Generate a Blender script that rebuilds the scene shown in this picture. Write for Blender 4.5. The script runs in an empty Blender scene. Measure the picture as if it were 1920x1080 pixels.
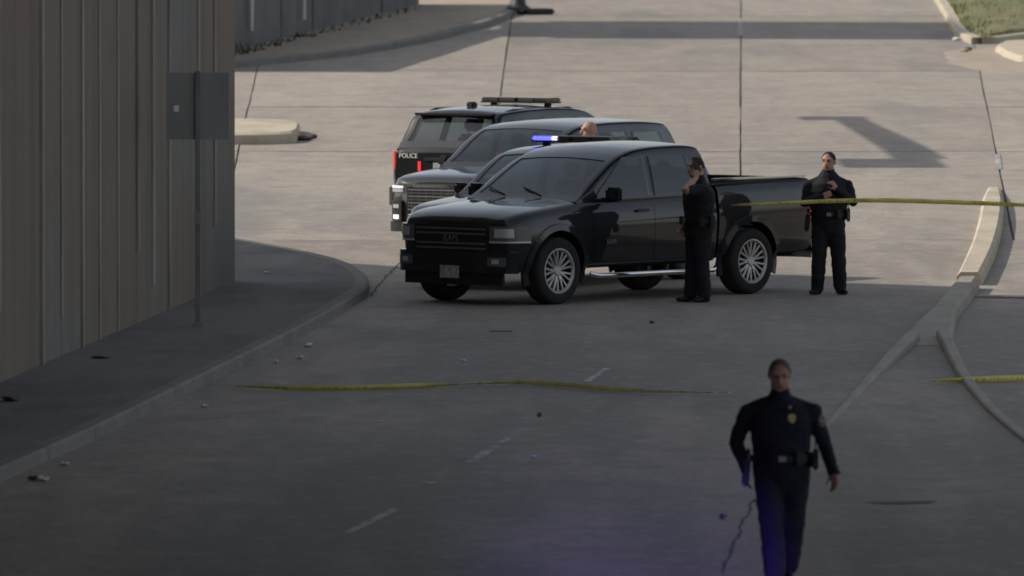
import bpy, bmesh, math, random
import numpy as np
from mathutils import Vector, Matrix

# ------------------------------------------------------------------ camera, sky, sun, exposure
SC = bpy.context.scene
COL = SC.collection
F_PX, CAM_H = 20000.0, 6.3
PITCH = math.atan(930 / F_PX)
cam_d = bpy.data.cameras.new('camera')
cam_d.sensor_width = 36.0
cam_d.lens = F_PX / 1920 * 36.0
cam_d.clip_start, cam_d.clip_end = 1.0, 4000.0
cam_d.dof.use_dof = True
cam_d.dof.focus_distance = 136.0
cam_d.dof.aperture_fstop = 5.6
cam = bpy.data.objects.new('camera', cam_d)
COL.objects.link(cam)
cam.location = (0, 0, CAM_H)
cam.rotation_euler = (math.pi / 2 - PITCH, 0, 0)
SC.camera = cam

SUN_EL, SUN_BACK = math.radians(34), math.radians(8)      # sun stands to the left, a little behind the scene
world = bpy.data.worlds.new('World')
SC.world = world
world.use_nodes = True
nt = world.node_tree
sky = nt.nodes.new('ShaderNodeTexSky')
sky.sky_type = 'NISHITA'
sky.sun_disc = False
sky.sun_elevation = SUN_EL
sky.sun_rotation = math.radians(-82)
sky.air_density, sky.dust_density, sky.ozone_density = 1.0, 1.5, 1.0
hs = nt.nodes.new('ShaderNodeHueSaturation')            # pale, hazy late-season sky
hs.inputs['Saturation'].default_value = 0.45
nt.links.new(sky.outputs[0], hs.inputs['Color'])
nt.links.new(hs.outputs[0], nt.nodes['Background'].inputs[0])
nt.nodes['Background'].inputs[1].default_value = 0.12
sun_d = bpy.data.lights.new('sun', 'SUN')
sun_d.energy = 3.6
sun_d.angle = math.radians(0.5)
sun_d.color = (1.0, 0.92, 0.82)
sun = bpy.data.objects.new('sun', sun_d)
COL.objects.link(sun)
sun.location = (-60, 150, 60)
LDIR = Vector((math.cos(SUN_EL) * math.cos(SUN_BACK), -math.cos(SUN_EL) * math.sin(SUN_BACK), -math.sin(SUN_EL)))
sun.rotation_euler = LDIR.to_track_quat('-Z', 'Y').to_euler()
vs = SC.view_settings
vs.view_transform = 'Standard'
vs.look = 'None'
vs.exposure = 0.2
vs.gamma = 1.0
vs.use_curve_mapping = False
SC.render.engine = 'CYCLES'
SC.cycles.use_denoising = True
SC.cycles.filter_width = 1.8                  # the soft rendering of a long lens
SC.cycles.max_bounces = 10
SC.cycles.transparent_max_bounces = 16
SC.cycles.diffuse_bounces = 5

random.seed(7)
R = random.Random(11)

# ------------------------------------------------------------------ helpers
def ground(px, py, z=0.0):
    """point of the level z that the photograph shows at (px, py): used to survey plan positions"""
    a, b = (px - 960) / F_PX, (540 - py) / F_PX
    dy = math.cos(PITCH) + b * math.sin(PITCH)
    dz = -math.sin(PITCH) + b * math.cos(PITCH)
    t = (z - CAM_H) / dz
    return (a * t, dy * t)

def tag(o, label=None, cat=None, group=None, kind=None):
    if label: o['label'] = label
    if cat: o['category'] = cat
    if group: o['group'] = group
    if kind: o['kind'] = kind
    return o

def empty(name, loc=(0, 0, 0), rz=0.0):
    o = bpy.data.objects.new(name, None)
    o.empty_display_size = 0.2
    COL.objects.link(o)
    o.location = loc
    o.rotation_euler = (0, 0, rz)
    return o

def link(name, me, mat=None, parent=None, smooth=None):
    if mat is not None:
        for m in (mat if isinstance(mat, (list, tuple)) else [mat]):
            me.materials.append(m)
    if smooth is not None:
        me.shade_smooth()
        if smooth < 179:
            me.set_sharp_from_angle(angle=math.radians(smooth))
    o = bpy.data.objects.new(name, me)
    COL.objects.link(o)
    if parent is not None:
        o.parent = parent
    return o

def mesh(name, verts, faces):
    me = bpy.data.meshes.new(name)
    me.from_pydata([tuple(map(float, v)) for v in verts], [], faces)
    me.validate()
    bm = bmesh.new(); bm.from_mesh(me)
    bmesh.ops.recalc_face_normals(bm, faces=bm.faces)
    bm.to_mesh(me); bm.free()
    return me

class MB:
    """collects simple shapes into one mesh"""
    def __init__(s): s.v, s.f = [], []
    def add(s, v, f):
        n = len(s.v); s.v += [tuple(map(float, p)) for p in v]; s.f += [[i + n for i in q] for q in f]; return s
    def box(s, x0, x1, y0, y1, z0, z1, m=None):
        p = [(x, y, z) for z in (z0, z1) for y in (y0, y1) for x in (x0, x1)]
        if m is not None: p = [m @ Vector(q) for q in p]
        return s.add(p, [[0, 2, 3, 1], [4, 5, 7, 6], [0, 1, 5, 4], [2, 6, 7, 3], [0, 4, 6, 2], [1, 3, 7, 5]])
    def bevbox(s, x0, x1, y0, y1, z0, z1, b=0.01, m=None):
        bm = bmesh.new()
        bmesh.ops.create_cube(bm, size=1)
        bmesh.ops.scale(bm, vec=(x1 - x0, y1 - y0, z1 - z0), verts=bm.verts)
        bmesh.ops.translate(bm, vec=((x0 + x1) / 2, (y0 + y1) / 2, (z0 + z1) / 2), verts=bm.verts)
        bmesh.ops.bevel(bm, geom=bm.edges[:], offset=b, segments=2, affect='EDGES')
        bm.verts.index_update()
        v = [q.co.copy() for q in bm.verts]
        if m is not None: v = [m @ q for q in v]
        f = [[q.index for q in fc.verts] for fc in bm.faces]
        bm.free()
        return s.add(v, f)
    def tube(s, pts, rad, seg=10, cap=True, ref=(0.3, 0.2, 1)):
        pts = [Vector(p) for p in pts]
        n = len(pts); rings = []
        ref = Vector(ref)
        for i, p in enumerate(pts):
            t = (pts[min(i + 1, n - 1)] - pts[max(i - 1, 0)]).normalized()
            a = (ref - t * ref.dot(t))
            if a.length < 1e-4: a = Vector((1, 0, 0)) - t * t.x
            a.normalize(); b = t.cross(a)
            r = rad[i] if isinstance(rad, (list, tuple)) else rad
            ra, rb = r if isinstance(r, (list, tuple)) else (r, r)
            rings.append([p + a * ra * math.cos(2 * math.pi * k / seg) + b * rb * math.sin(2 * math.pi * k / seg) for k in range(seg)])
        v = [q for r_ in rings for q in r_]; f = []
        for i in range(n - 1):
            for k in range(seg):
                k2 = (k + 1) % seg
                f.append([i * seg + k, i * seg + k2, (i + 1) * seg + k2, (i + 1) * seg + k])
        if cap:
            f.append(list(range(seg))[::-1]); f.append([(n - 1) * seg + k for k in range(seg)])
        return s.add(v, f)
    def ell(s, c, r, m=None, u=14, w=10):
        v, f = [], []
        for j in range(w + 1):
            th = math.pi * j / w
            for i in range(u):
                ph = 2 * math.pi * i / u
                q = Vector((r[0] * math.sin(th) * math.cos(ph), r[1] * math.sin(th) * math.sin(ph), r[2] * math.cos(th)))
                if m is not None: q = m @ q
                v.append(q + Vector(c))
        for j in range(w):
            for i in range(u):
                i2 = (i + 1) % u
                if j == 0: f.append([i, u + i, u + i2])
                elif j == w - 1: f.append([j * u + i, (j + 1) * u + i, j * u + i2])
                else: f.append([j * u + i, (j + 1) * u + i, (j + 1) * u + i2, j * u + i2])
        return s.add(v, f)
    def lathe(s, prof, axis='y', seg=40, c=(0, 0, 0)):
        """profile (radius, along-axis) turned round an axis through c"""
        v, f = [], []
        for (r, h) in prof:
            for k in range(seg):
                a = 2 * math.pi * k / seg
                if axis == 'y': v.append((c[0] + r * math.cos(a), c[1] + h, c[2] + r * math.sin(a)))
                else: v.append((c[0] + r * math.cos(a), c[1] + r * math.sin(a), c[2] + h))
        n = len(prof)
        for i in range(n - 1):
            for k in range(seg):
                k2 = (k + 1) % seg
                f.append([i * seg + k, i * seg + k2, (i + 1) * seg + k2, (i + 1) * seg + k])
        return s.add(v, f)
    def prism(s, poly, z0, z1):
        n = len(poly)
        v = [(p[0], p[1], z0) for p in poly] + [(p[0], p[1], z1) for p in poly]
        f = [list(range(n))[::-1], [n + i for i in range(n)]] + [[i, (i + 1) % n, n + (i + 1) % n, n + i] for i in range(n)]
        return s.add(v, f)
    def build(s, name, mat=None, parent=None, smooth=None):
        return link(name, mesh(name, s.v, s.f), mat, parent, smooth)

def pchip(xs, ys):
    xs, ys = np.array(xs, float), np.array(ys, float)
    if xs[0] > xs[-1]: xs, ys = xs[::-1], ys[::-1]
    h = np.diff(xs); dl = np.diff(ys) / h
    m = np.zeros(len(xs)); m[0], m[-1] = dl[0], dl[-1]
    for i in range(1, len(xs) - 1):
        if dl[i - 1] * dl[i] > 0:
            w1, w2 = 2 * h[i] + h[i - 1], h[i] + 2 * h[i - 1]
            m[i] = (w1 + w2) / (w1 / dl[i - 1] + w2 / dl[i])
    def fn(x):
        x = min(max(x, xs[0]), xs[-1])
        i = min(max(int(np.searchsorted(xs, x)) - 1, 0), len(h) - 1)
        t = (x - xs[i]) / h[i]
        return float((2 * t**3 - 3 * t**2 + 1) * ys[i] + (t**3 - 2 * t**2 + t) * h[i] * m[i] + (-2 * t**3 + 3 * t**2) * ys[i + 1] + (t**3 - t**2) * h[i] * m[i + 1])
    return fn

def polyline(pts, n):
    """resample a polyline to n+1 points with smooth corners"""
    P = [np.array(p, float) for p in pts]
    L = [0]
    for a, b in zip(P, P[1:]): L.append(L[-1] + np.linalg.norm(b - a))
    fs = [pchip(L, [p[k] for p in P]) for k in range(len(P[0]))]
    return [tuple(f(L[-1] * i / n) for f in fs) for i in range(n + 1)]

# ------------------------------------------------------------------ materials
def pr(name, col, rough=0.6, metal=0.0, coat=0.0, coat_r=0.03, spec=0.5, emit=None, es=0.0, alpha=None):
    m = bpy.data.materials.new(name); m.use_nodes = True
    b = m.node_tree.nodes['Principled BSDF']
    b.inputs['Base Color'].default_value = (*col, 1)
    b.inputs['Roughness'].default_value = rough
    b.inputs['Metallic'].default_value = metal
    b.inputs['Coat Weight'].default_value = coat
    b.inputs['Coat Roughness'].default_value = coat_r
    b.inputs['Specular IOR Level'].default_value = spec
    if emit:
        b.inputs['Emission Color'].default_value = (*emit, 1)
        b.inputs['Emission Strength'].default_value = es
    return m

def noisy(name, stops, layers, rough=0.85, bump=0.3, bump_scale=40.0, rot=0.0, spec=0.3):
    """base colour mixed from noise layers: layers = [(scale xyz, detail, low, high, colour, amount)] over stops[0]"""
    m = pr(name, stops, rough, spec=spec)
    t = m.node_tree; N, Lk = t.nodes, t.links
    bs = N['Principled BSDF']
    tc = N.new('ShaderNodeTexCoord')
    cur = None
    for (sc, det, lo, hi, colr, amt) in layers:
        mp = N.new('ShaderNodeMapping'); mp.inputs['Scale'].default_value = sc
        mp.inputs['Rotation'].default_value = (0, 0, rot)
        mp.inputs['Location'].default_value = (R.uniform(-50, 50), R.uniform(-50, 50), R.uniform(-50, 50))
        Lk.new(tc.outputs['Object'], mp.inputs['Vector'])
        nz = N.new('ShaderNodeTexNoise'); nz.inputs['Scale'].default_value = 1.0
        nz.inputs['Detail'].default_value = det; nz.inputs['Roughness'].default_value = 0.6
        Lk.new(mp.outputs[0], nz.inputs['Vector'])
        rp = N.new('ShaderNodeMapRange'); rp.inputs['From Min'].default_value = lo; rp.inputs['From Max'].default_value = hi
        rp.inputs['To Max'].default_value = amt
        Lk.new(nz.outputs['Fac'], rp.inputs['Value'])
        mx = N.new('ShaderNodeMix'); mx.data_type = 'RGBA'
        Lk.new(rp.outputs[0], mx.inputs['Factor'])
        if cur is None: mx.inputs['A'].default_value = (*stops, 1)
        else: Lk.new(cur, mx.inputs['A'])
        mx.inputs['B'].default_value = (*colr, 1)
        cur = mx.outputs['Result']
    if cur is not None: Lk.new(cur, bs.inputs['Base Color'])
    if bump:
        nz = N.new('ShaderNodeTexNoise'); nz.inputs['Scale'].default_value = bump_scale; nz.inputs['Detail'].default_value = 6
        Lk.new(tc.outputs['Object'], nz.inputs['Vector'])
        bp = N.new('ShaderNodeBump'); bp.inputs['Strength'].default_value = bump; bp.inputs['Distance'].default_value = 0.02
        Lk.new(nz.outputs['Fac'], bp.inputs['Height']); Lk.new(bp.outputs[0], bs.inputs['Normal'])
    return m

M = {}
M['road'] = noisy('worn_concrete_road', (0.305, 0.268, 0.226), [
    ((0.62, 0.045, 1), 3, 0.44, 0.60, (0.205, 0.184, 0.160), 0.85),
    ((1.5, 0.07, 1), 4, 0.48, 0.66, (0.215, 0.192, 0.166), 0.6),
    ((0.5, 0.16, 1), 6, 0.50, 0.70, (0.37, 0.322, 0.268), 0.7),
    ((0.24, 0.07, 1), 3, 0.54, 0.66, (0.165, 0.154, 0.142), 0.65),
    ((3.0, 0.8, 1), 8, 0.45, 0.75, (0.22, 0.20, 0.18), 0.5),
    ((14, 5, 1), 6, 0.58, 0.70, (0.13, 0.12, 0.11), 0.5),
    ((40, 12, 1), 3, 0.60, 0.72, (0.40, 0.36, 0.31), 0.4),
    ((1.1, 0.7, 1), 5, 0.50, 0.64, (0.20, 0.18, 0.158), 0.6),
    ((4, 2.2, 1), 6, 0.52, 0.66, (0.37, 0.33, 0.28), 0.45),
    ((8, 5, 1), 5, 0.56, 0.68, (0.16, 0.147, 0.132), 0.5)], rough=0.8, bump=0.5, bump_scale=16, rot=math.radians(4.7))
M['slabs'] = [noisy('worn_concrete_slab', tuple(c * k for c in (0.315, 0.277, 0.231)), [
    ((0.8, 0.06, 1), 3, 0.42, 0.70, (0.24 * k, 0.212 * k, 0.182 * k), 0.7),
    ((0.4, 0.2, 1), 6, 0.50, 0.72, (0.37 * k, 0.325 * k, 0.267 * k), 0.7),
    ((2.5, 0.5, 1), 8, 0.50, 0.75, (0.21 * k, 0.19 * k, 0.17 * k), 0.55),
    ((0.30, 0.035, 1), 3, 0.54, 0.66, (0.19 * k, 0.178 * k, 0.165 * k), 0.75),
    ((11, 2.0, 1), 6, 0.57, 0.70, (0.15 * k, 0.136 * k, 0.122 * k), 0.55),
    ((22, 4, 1), 4, 0.60, 0.72, (0.42 * k, 0.375 * k, 0.31 * k), 0.5),
    ((0.7, 0.5, 1), 5, 0.48, 0.62, (0.22 * k, 0.198 * k, 0.172 * k), 0.5),
    ((2.6, 1.6, 1), 6, 0.50, 0.64, (0.38 * k, 0.34 * k, 0.285 * k), 0.4),
    ((5, 3, 1), 5, 0.56, 0.68, (0.17 * k, 0.155 * k, 0.14 * k), 0.55)], rough=0.8, bump=0.5, bump_scale=12) for k in (1.0, 0.93, 1.06)]
M['joint'] = noisy('tar_joint', (0.07, 0.065, 0.06), [((2, 2, 1), 4, 0.4, 0.7, (0.13, 0.12, 0.105), 0.8)], rough=0.9)
M['walk'] = noisy('dirty_sidewalk', (0.165, 0.157, 0.146), [
    ((0.8, 0.25, 1), 5, 0.42, 0.66, (0.085, 0.082, 0.078), 0.85),
    ((2.4, 0.8, 1), 6, 0.50, 0.72, (0.18, 0.172, 0.16), 0.6),
    ((14, 9, 1), 6, 0.56, 0.72, (0.06, 0.058, 0.055), 0.5)], rough=0.85, bump=0.3)
M['kerb'] = noisy('kerb_concrete', (0.20, 0.188, 0.168), [
    ((2.0, 0.6, 2), 6, 0.42, 0.7, (0.14, 0.132, 0.12), 0.85),
    ((8, 4, 6), 6, 0.52, 0.72, (0.27, 0.25, 0.215), 0.6)], rough=0.85, bump=0.35)
M['fork'] = noisy('darker_median_concrete', (0.33, 0.30, 0.25), [((2.0, 0.6, 2), 6, 0.42, 0.7, (0.22, 0.20, 0.17), 0.8), ((8, 4, 6), 6, 0.52, 0.72, (0.38, 0.345, 0.29), 0.6)], rough=0.85, bump=0.35)  # the median concrete in a darker, greyer tone
M['median'] = noisy('median_concrete', (0.48, 0.42, 0.315), [
    ((1.8, 0.5, 2), 6, 0.42, 0.7, (0.28, 0.25, 0.20), 0.75),
    ((9, 4, 6), 6, 0.52, 0.72, (0.48, 0.43, 0.34), 0.5)], rough=0.85, bump=0.35)
M['wall'] = [noisy('board_formed_concrete', tuple(c * k for c in (0.205, 0.168, 0.130)), [
    ((0.35, 0.16, 0.30), 5, 0.50, 0.60, (0.190 * k, 0.188 * k, 0.176 * k), 0.9),
    ((4, 1.2, 0.06), 5, 0.48, 0.75, (0.125 * k, 0.102 * k, 0.085 * k), 0.8),
    ((0.4, 0.3, 0.8), 4, 0.55, 0.70, (0.205 * k, 0.135 * k, 0.105 * k), 0.6),
    ((14, 10, 3), 5, 0.5, 0.72, (0.25 * k, 0.23 * k, 0.205 * k), 0.3)], rough=0.9, bump=0.5, bump_scale=18) for k in (0.97,)]
M['rib'] = noisy('lightened_rib', (0.36, 0.33, 0.29), [((4, 4, 0.4), 5, 0.42, 0.62, (0.22, 0.195, 0.165), 0.9)], rough=0.9, bump=0.4)  # paler than the wall: light caught by rib edges put into the colour
M['deck'] = noisy('bridge_concrete', (0.22, 0.21, 0.195), [((0.4, 0.3, 0.6), 5, 0.4, 0.7, (0.14, 0.13, 0.12), 0.7)], rough=0.9, bump=0.2)
M['earth'] = noisy('bare_earth', (0.20, 0.165, 0.12), [((0.3, 0.3, 1), 6, 0.4, 0.7, (0.13, 0.11, 0.08), 0.8)], rough=0.95, bump=0.3)
M['sand'] = noisy('drifted_sand', (0.36, 0.30, 0.235), [((1.2, 0.25, 1), 6, 0.42, 0.7, (0.28, 0.24, 0.19), 0.8)], rough=0.95, bump=0.3)
M['apron'] = noisy('pale_apron_concrete', (0.47, 0.40, 0.30), [((0.7, 0.25, 1), 5, 0.42, 0.7, (0.38, 0.33, 0.26), 0.8)], rough=0.9, bump=0.2)
M['farwall'] = noisy('grey_plank_wall', (0.15, 0.148, 0.145), [((0.5, 0.3, 1.2), 5, 0.42, 0.68, (0.10, 0.10, 0.10), 0.8), ((6, 2, 0.3), 4, 0.5, 0.7, (0.20, 0.20, 0.195), 0.5)], rough=0.9, bump=0.3)
M['paint'] = noisy('worn_lane_paint', (0.40, 0.39, 0.37), [((6, 2, 1), 6, 0.42, 0.62, (0.17, 0.168, 0.163), 0.95)], rough=0.7, bump=0.1)
M['soil'] = noisy('grass_soil', (0.13, 0.14, 0.06), [((0.7, 0.25, 1), 6, 0.45, 0.66, (0.22, 0.18, 0.11), 0.85), ((2, 1, 1), 5, 0.5, 0.7, (0.09, 0.12, 0.04), 0.7)], rough=0.95, bump=0.4)
M['blade'] = noisy('grass_blade', (0.15, 0.19, 0.07), [((0.5, 0.2, 1), 4, 0.42, 0.66, (0.26, 0.23, 0.11), 0.9)], rough=0.8, bump=0)
M['stem'] = noisy('dry_weed', (0.12, 0.115, 0.085), [((3, 3, 3), 4, 0.4, 0.7, (0.22, 0.20, 0.16), 0.9)], rough=0.9, bump=0)
M['post'] = noisy('galvanised_post', (0.20, 0.20, 0.20), [((4, 4, 2), 5, 0.4, 0.7, (0.12, 0.115, 0.11), 0.8)], rough=0.55, bump=0.1)
M['signback'] = noisy('weathered_aluminium', (0.27, 0.26, 0.245), [((2, 2, 1.5), 5, 0.4, 0.7, (0.22, 0.212, 0.20), 0.8)], rough=0.8, bump=0.05)
M['whitepipe'] = noisy('white_painted_pipe', (0.62, 0.62, 0.60), [((4, 4, 1), 4, 0.4, 0.7, (0.45, 0.44, 0.42), 0.8)], rough=0.6, bump=0.1)
M['darkmetal'] = noisy('dark_painted_metal', (0.035, 0.034, 0.036), [((6, 6, 2), 4, 0.4, 0.7, (0.06, 0.055, 0.05), 0.8)], rough=0.5, bump=0.1)
# vehicles
def paint(name, col, dust):
    m = noisy(name, col, [((1.6, 1.6, 1.6), 4, 0.45, 0.75, dust, 0.5), ((30, 30, 30), 3, 0.55, 0.75, dust, 0.3)], rough=0.5, bump=0, spec=0.15)
    b = m.node_tree.nodes['Principled BSDF']
    b.inputs['Coat Weight'].default_value = 1.0
    b.inputs['Coat Roughness'].default_value = 0.03
    return m
M['black_paint'] = paint('black_car_paint', (0.005, 0.0055, 0.009), (0.009, 0.009, 0.011))
M['blue_black'] = paint('blue_black_car_paint', (0.011, 0.013, 0.020), (0.02, 0.021, 0.025))
M['grey_black'] = paint('charcoal_car_paint', (0.016, 0.017, 0.021), (0.028, 0.028, 0.03))
def glass_mat():
    m = bpy.data.materials.new('tinted_glass'); m.use_nodes = True
    t = m.node_tree; N, L = t.nodes, t.links
    N.remove(N['Principled BSDF']); out = N['Material Output']
    tr = N.new('ShaderNodeBsdfTransparent'); tr.inputs['Color'].default_value = (0.66, 0.71, 0.72, 1)
    gl = N.new('ShaderNodeBsdfGlossy'); gl.inputs['Roughness'].default_value = 0.015; gl.inputs['Color'].default_value = (0.95, 0.97, 1, 1)
    df = N.new('ShaderNodeBsdfDiffuse'); df.inputs['Color'].default_value = (0.10, 0.11, 0.115, 1)   # a film of road dust
    fr = N.new('ShaderNodeFresnel'); fr.inputs['IOR'].default_value = 1.6
    nz = N.new('ShaderNodeTexNoise'); nz.inputs['Scale'].default_value = 3.0; nz.inputs['Detail'].default_value = 4
    tc = N.new('ShaderNodeTexCoord'); L.new(tc.outputs['Object'], nz.inputs['Vector'])
    mr = N.new('ShaderNodeMapRange'); mr.inputs['To Min'].default_value = 0.015; mr.inputs['To Max'].default_value = 0.075; L.new(nz.outputs['Fac'], mr.inputs['Value'])
    m1 = N.new('ShaderNodeMixShader'); L.new(mr.outputs[0], m1.inputs['Fac']); L.new(tr.outputs[0], m1.inputs[1]); L.new(df.outputs[0], m1.inputs[2])
    m2 = N.new('ShaderNodeMixShader'); ge = N.new('ShaderNodeNewGeometry'); iv = N.new('ShaderNodeMath'); iv.operation = 'SUBTRACT'; iv.inputs[0].default_value = 1.0; L.new(ge.outputs['Backfacing'], iv.inputs[1])
    mf = N.new('ShaderNodeMath'); mf.operation = 'MULTIPLY'; L.new(fr.outputs[0], mf.inputs[0]); L.new(iv.outputs[0], mf.inputs[1]); L.new(mf.outputs[0], m2.inputs['Fac']); L.new(m1.outputs[0], m2.inputs[1]); L.new(gl.outputs[0], m2.inputs[2])
    L.new(m2.outputs[0], out.inputs['Surface'])
    return m
M['glass'] = glass_mat()
M['seat'] = noisy('dark_seat_fabric', (0.03, 0.03, 0.032), [((9, 9, 9), 3, 0.4, 0.7, (0.05, 0.05, 0.05), 0.8)], rough=0.9, bump=0.1)
M['trim'] = noisy('black_plastic', (0.014, 0.014, 0.015), [((8, 8, 8), 3, 0.4, 0.7, (0.022, 0.022, 0.022), 0.8)], rough=0.55, bump=0.1)
M['well'] = pr('wheel_well', (0.008, 0.008, 0.008), 0.95, spec=0.1)
M['tyre'] = noisy('tyre_rubber', (0.018, 0.018, 0.018), [((9, 9, 9), 4, 0.4, 0.7, (0.034, 0.032, 0.03), 0.8)], rough=0.85, bump=0.1)
M['rim'] = noisy('machined_alloy', (0.46, 0.46, 0.46), [((9, 9, 9), 3, 0.4, 0.7, (0.30, 0.29, 0.28), 0.7)], rough=0.32, bump=0)
M['rim'].node_tree.nodes['Principled BSDF'].inputs['Metallic'].default_value = 0.8
M['rimdark'] = pr('dark_alloy', (0.03, 0.03, 0.032), 0.4, metal=0.6)
M['chrome'] = noisy('chrome', (0.75, 0.75, 0.76), [((6, 6, 6), 3, 0.5, 0.8, (0.5, 0.5, 0.5), 0.5)], rough=0.12, bump=0)
M['chrome'].node_tree.nodes['Principled BSDF'].inputs['Metallic'].default_value = 1.0
M['lamp'] = pr('headlamp_lens', (0.55, 0.56, 0.58), 0.18, metal=0.3, coat=1.0)
M['lampdark'] = pr('headlamp_housing', (0.09, 0.092, 0.096), 0.2, coat=1.0)
M['drl'] = pr('lit_running_lamp', (0.8, 0.8, 0.85), 0.3, emit=(0.85, 0.88, 1.0), es=0.45)
M['red'] = pr('red_tail_lamp', (0.55, 0.05, 0.055), 0.15, coat=1.0, emit=(1.0, 0.16, 0.17), es=0.25)
M['redlit'] = pr('lit_red_lamp', (0.6, 0.02, 0.02), 0.2, emit=(1.0, 0.04, 0.05), es=0.5)
M['bluelit'] = pr('lit_blue_lamp', (0.1, 0.1, 0.6), 0.2, emit=(0.06, 0.07, 1.0), es=3.2)
M['bluewhite'] = pr('lit_white_blue_lamp', (0.6, 0.6, 0.8), 0.2, emit=(0.62, 0.60, 1.0), es=1.5)
M['bluedim'] = pr('glowing_blue_lamp', (0.05, 0.05, 0.3), 0.2, emit=(0.14, 0.10, 0.9), es=0.4)
M['reddim'] = pr('glowing_red_lamp', (0.2, 0.03, 0.04), 0.2, emit=(0.8, 0.10, 0.16), es=0.35)
M['lens'] = pr('unlit_bar_lens', (0.04, 0.04, 0.042), 0.15, coat=1.0)
M['plate'] = noisy('number_plate', (0.42, 0.42, 0.40), [((60, 60, 25), 3, 0.52, 0.58, (0.10, 0.10, 0.12), 0.8)], rough=0.5, bump=0)
M['white'] = pr('white_reflective_print', (0.75, 0.75, 0.73), 0.5)
M['greyprint'] = pr('grey_badge_metal', (0.22, 0.22, 0.23), 0.35, metal=0.6)
# people
M['navy'] = noisy('navy_uniform_cloth', (0.011, 0.012, 0.021), [((5, 5, 3), 5, 0.4, 0.7, (0.019, 0.020, 0.030), 0.8)], rough=0.85, bump=0.5, bump_scale=9)
M['black_cloth'] = noisy('black_uniform_cloth', (0.010, 0.010, 0.013), [((5, 5, 3), 5, 0.4, 0.7, (0.019, 0.019, 0.022), 0.8)], rough=0.85, bump=0.5, bump_scale=9)
M['leather'] = noisy('black_duty_leather', (0.008, 0.008, 0.009), [((9, 9, 9), 3, 0.4, 0.7, (0.014, 0.014, 0.014), 0.8)], rough=0.45, bump=0.1)
M['skin'] = noisy('skin', (0.42, 0.245, 0.185), [((9, 9, 9), 4, 0.4, 0.7, (0.36, 0.19, 0.145), 0.7)], rough=0.55, bump=0.05)
M['hair_grey'] = noisy('greying_cropped_hair', (0.10, 0.075, 0.062), [((30, 30, 30), 4, 0.4, 0.7, (0.16, 0.125, 0.105), 0.8)], rough=0.8, bump=0.4, bump_scale=60)
M['hair'] = noisy('dark_cropped_hair', (0.022, 0.016, 0.013), [((30, 30, 30), 4, 0.4, 0.7, (0.045, 0.034, 0.028), 0.8)], rough=0.8, bump=0.4, bump_scale=60)
M['gold'] = pr('gold_badge', (0.50, 0.42, 0.16), 0.45, metal=0.3)
M['silver'] = pr('silver_buckle', (0.22, 0.22, 0.22), 0.4, metal=0.6)
M['patch'] = noisy('shoulder_patch', (0.24, 0.22, 0.20), [((40, 40, 40), 3, 0.45, 0.6, (0.08, 0.06, 0.07), 0.9)], rough=0.8, bump=0)
M['eye'] = pr('eye', (0.02, 0.015, 0.012), 0.2)
M['phone'] = pr('black_phone', (0.01, 0.01, 0.012), 0.15)
# litter and tape
M['seam'] = noisy('tar_seam', (0.16, 0.145, 0.13), [((5, 5, 5), 4, 0.4, 0.7, (0.11, 0.10, 0.09), 0.8)], rough=0.9, bump=0)
M['paper'] = noisy('crumpled_paper', (0.62, 0.62, 0.62), [((12, 12, 12), 4, 0.4, 0.7, (0.40, 0.40, 0.42), 0.8)], rough=0.8, bump=0)
M['brownlitter'] = noisy('brown_litter', (0.10, 0.075, 0.06), [((12, 12, 12), 4, 0.4, 0.7, (0.05, 0.04, 0.035), 0.8)], rough=0.9, bump=0)

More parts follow.
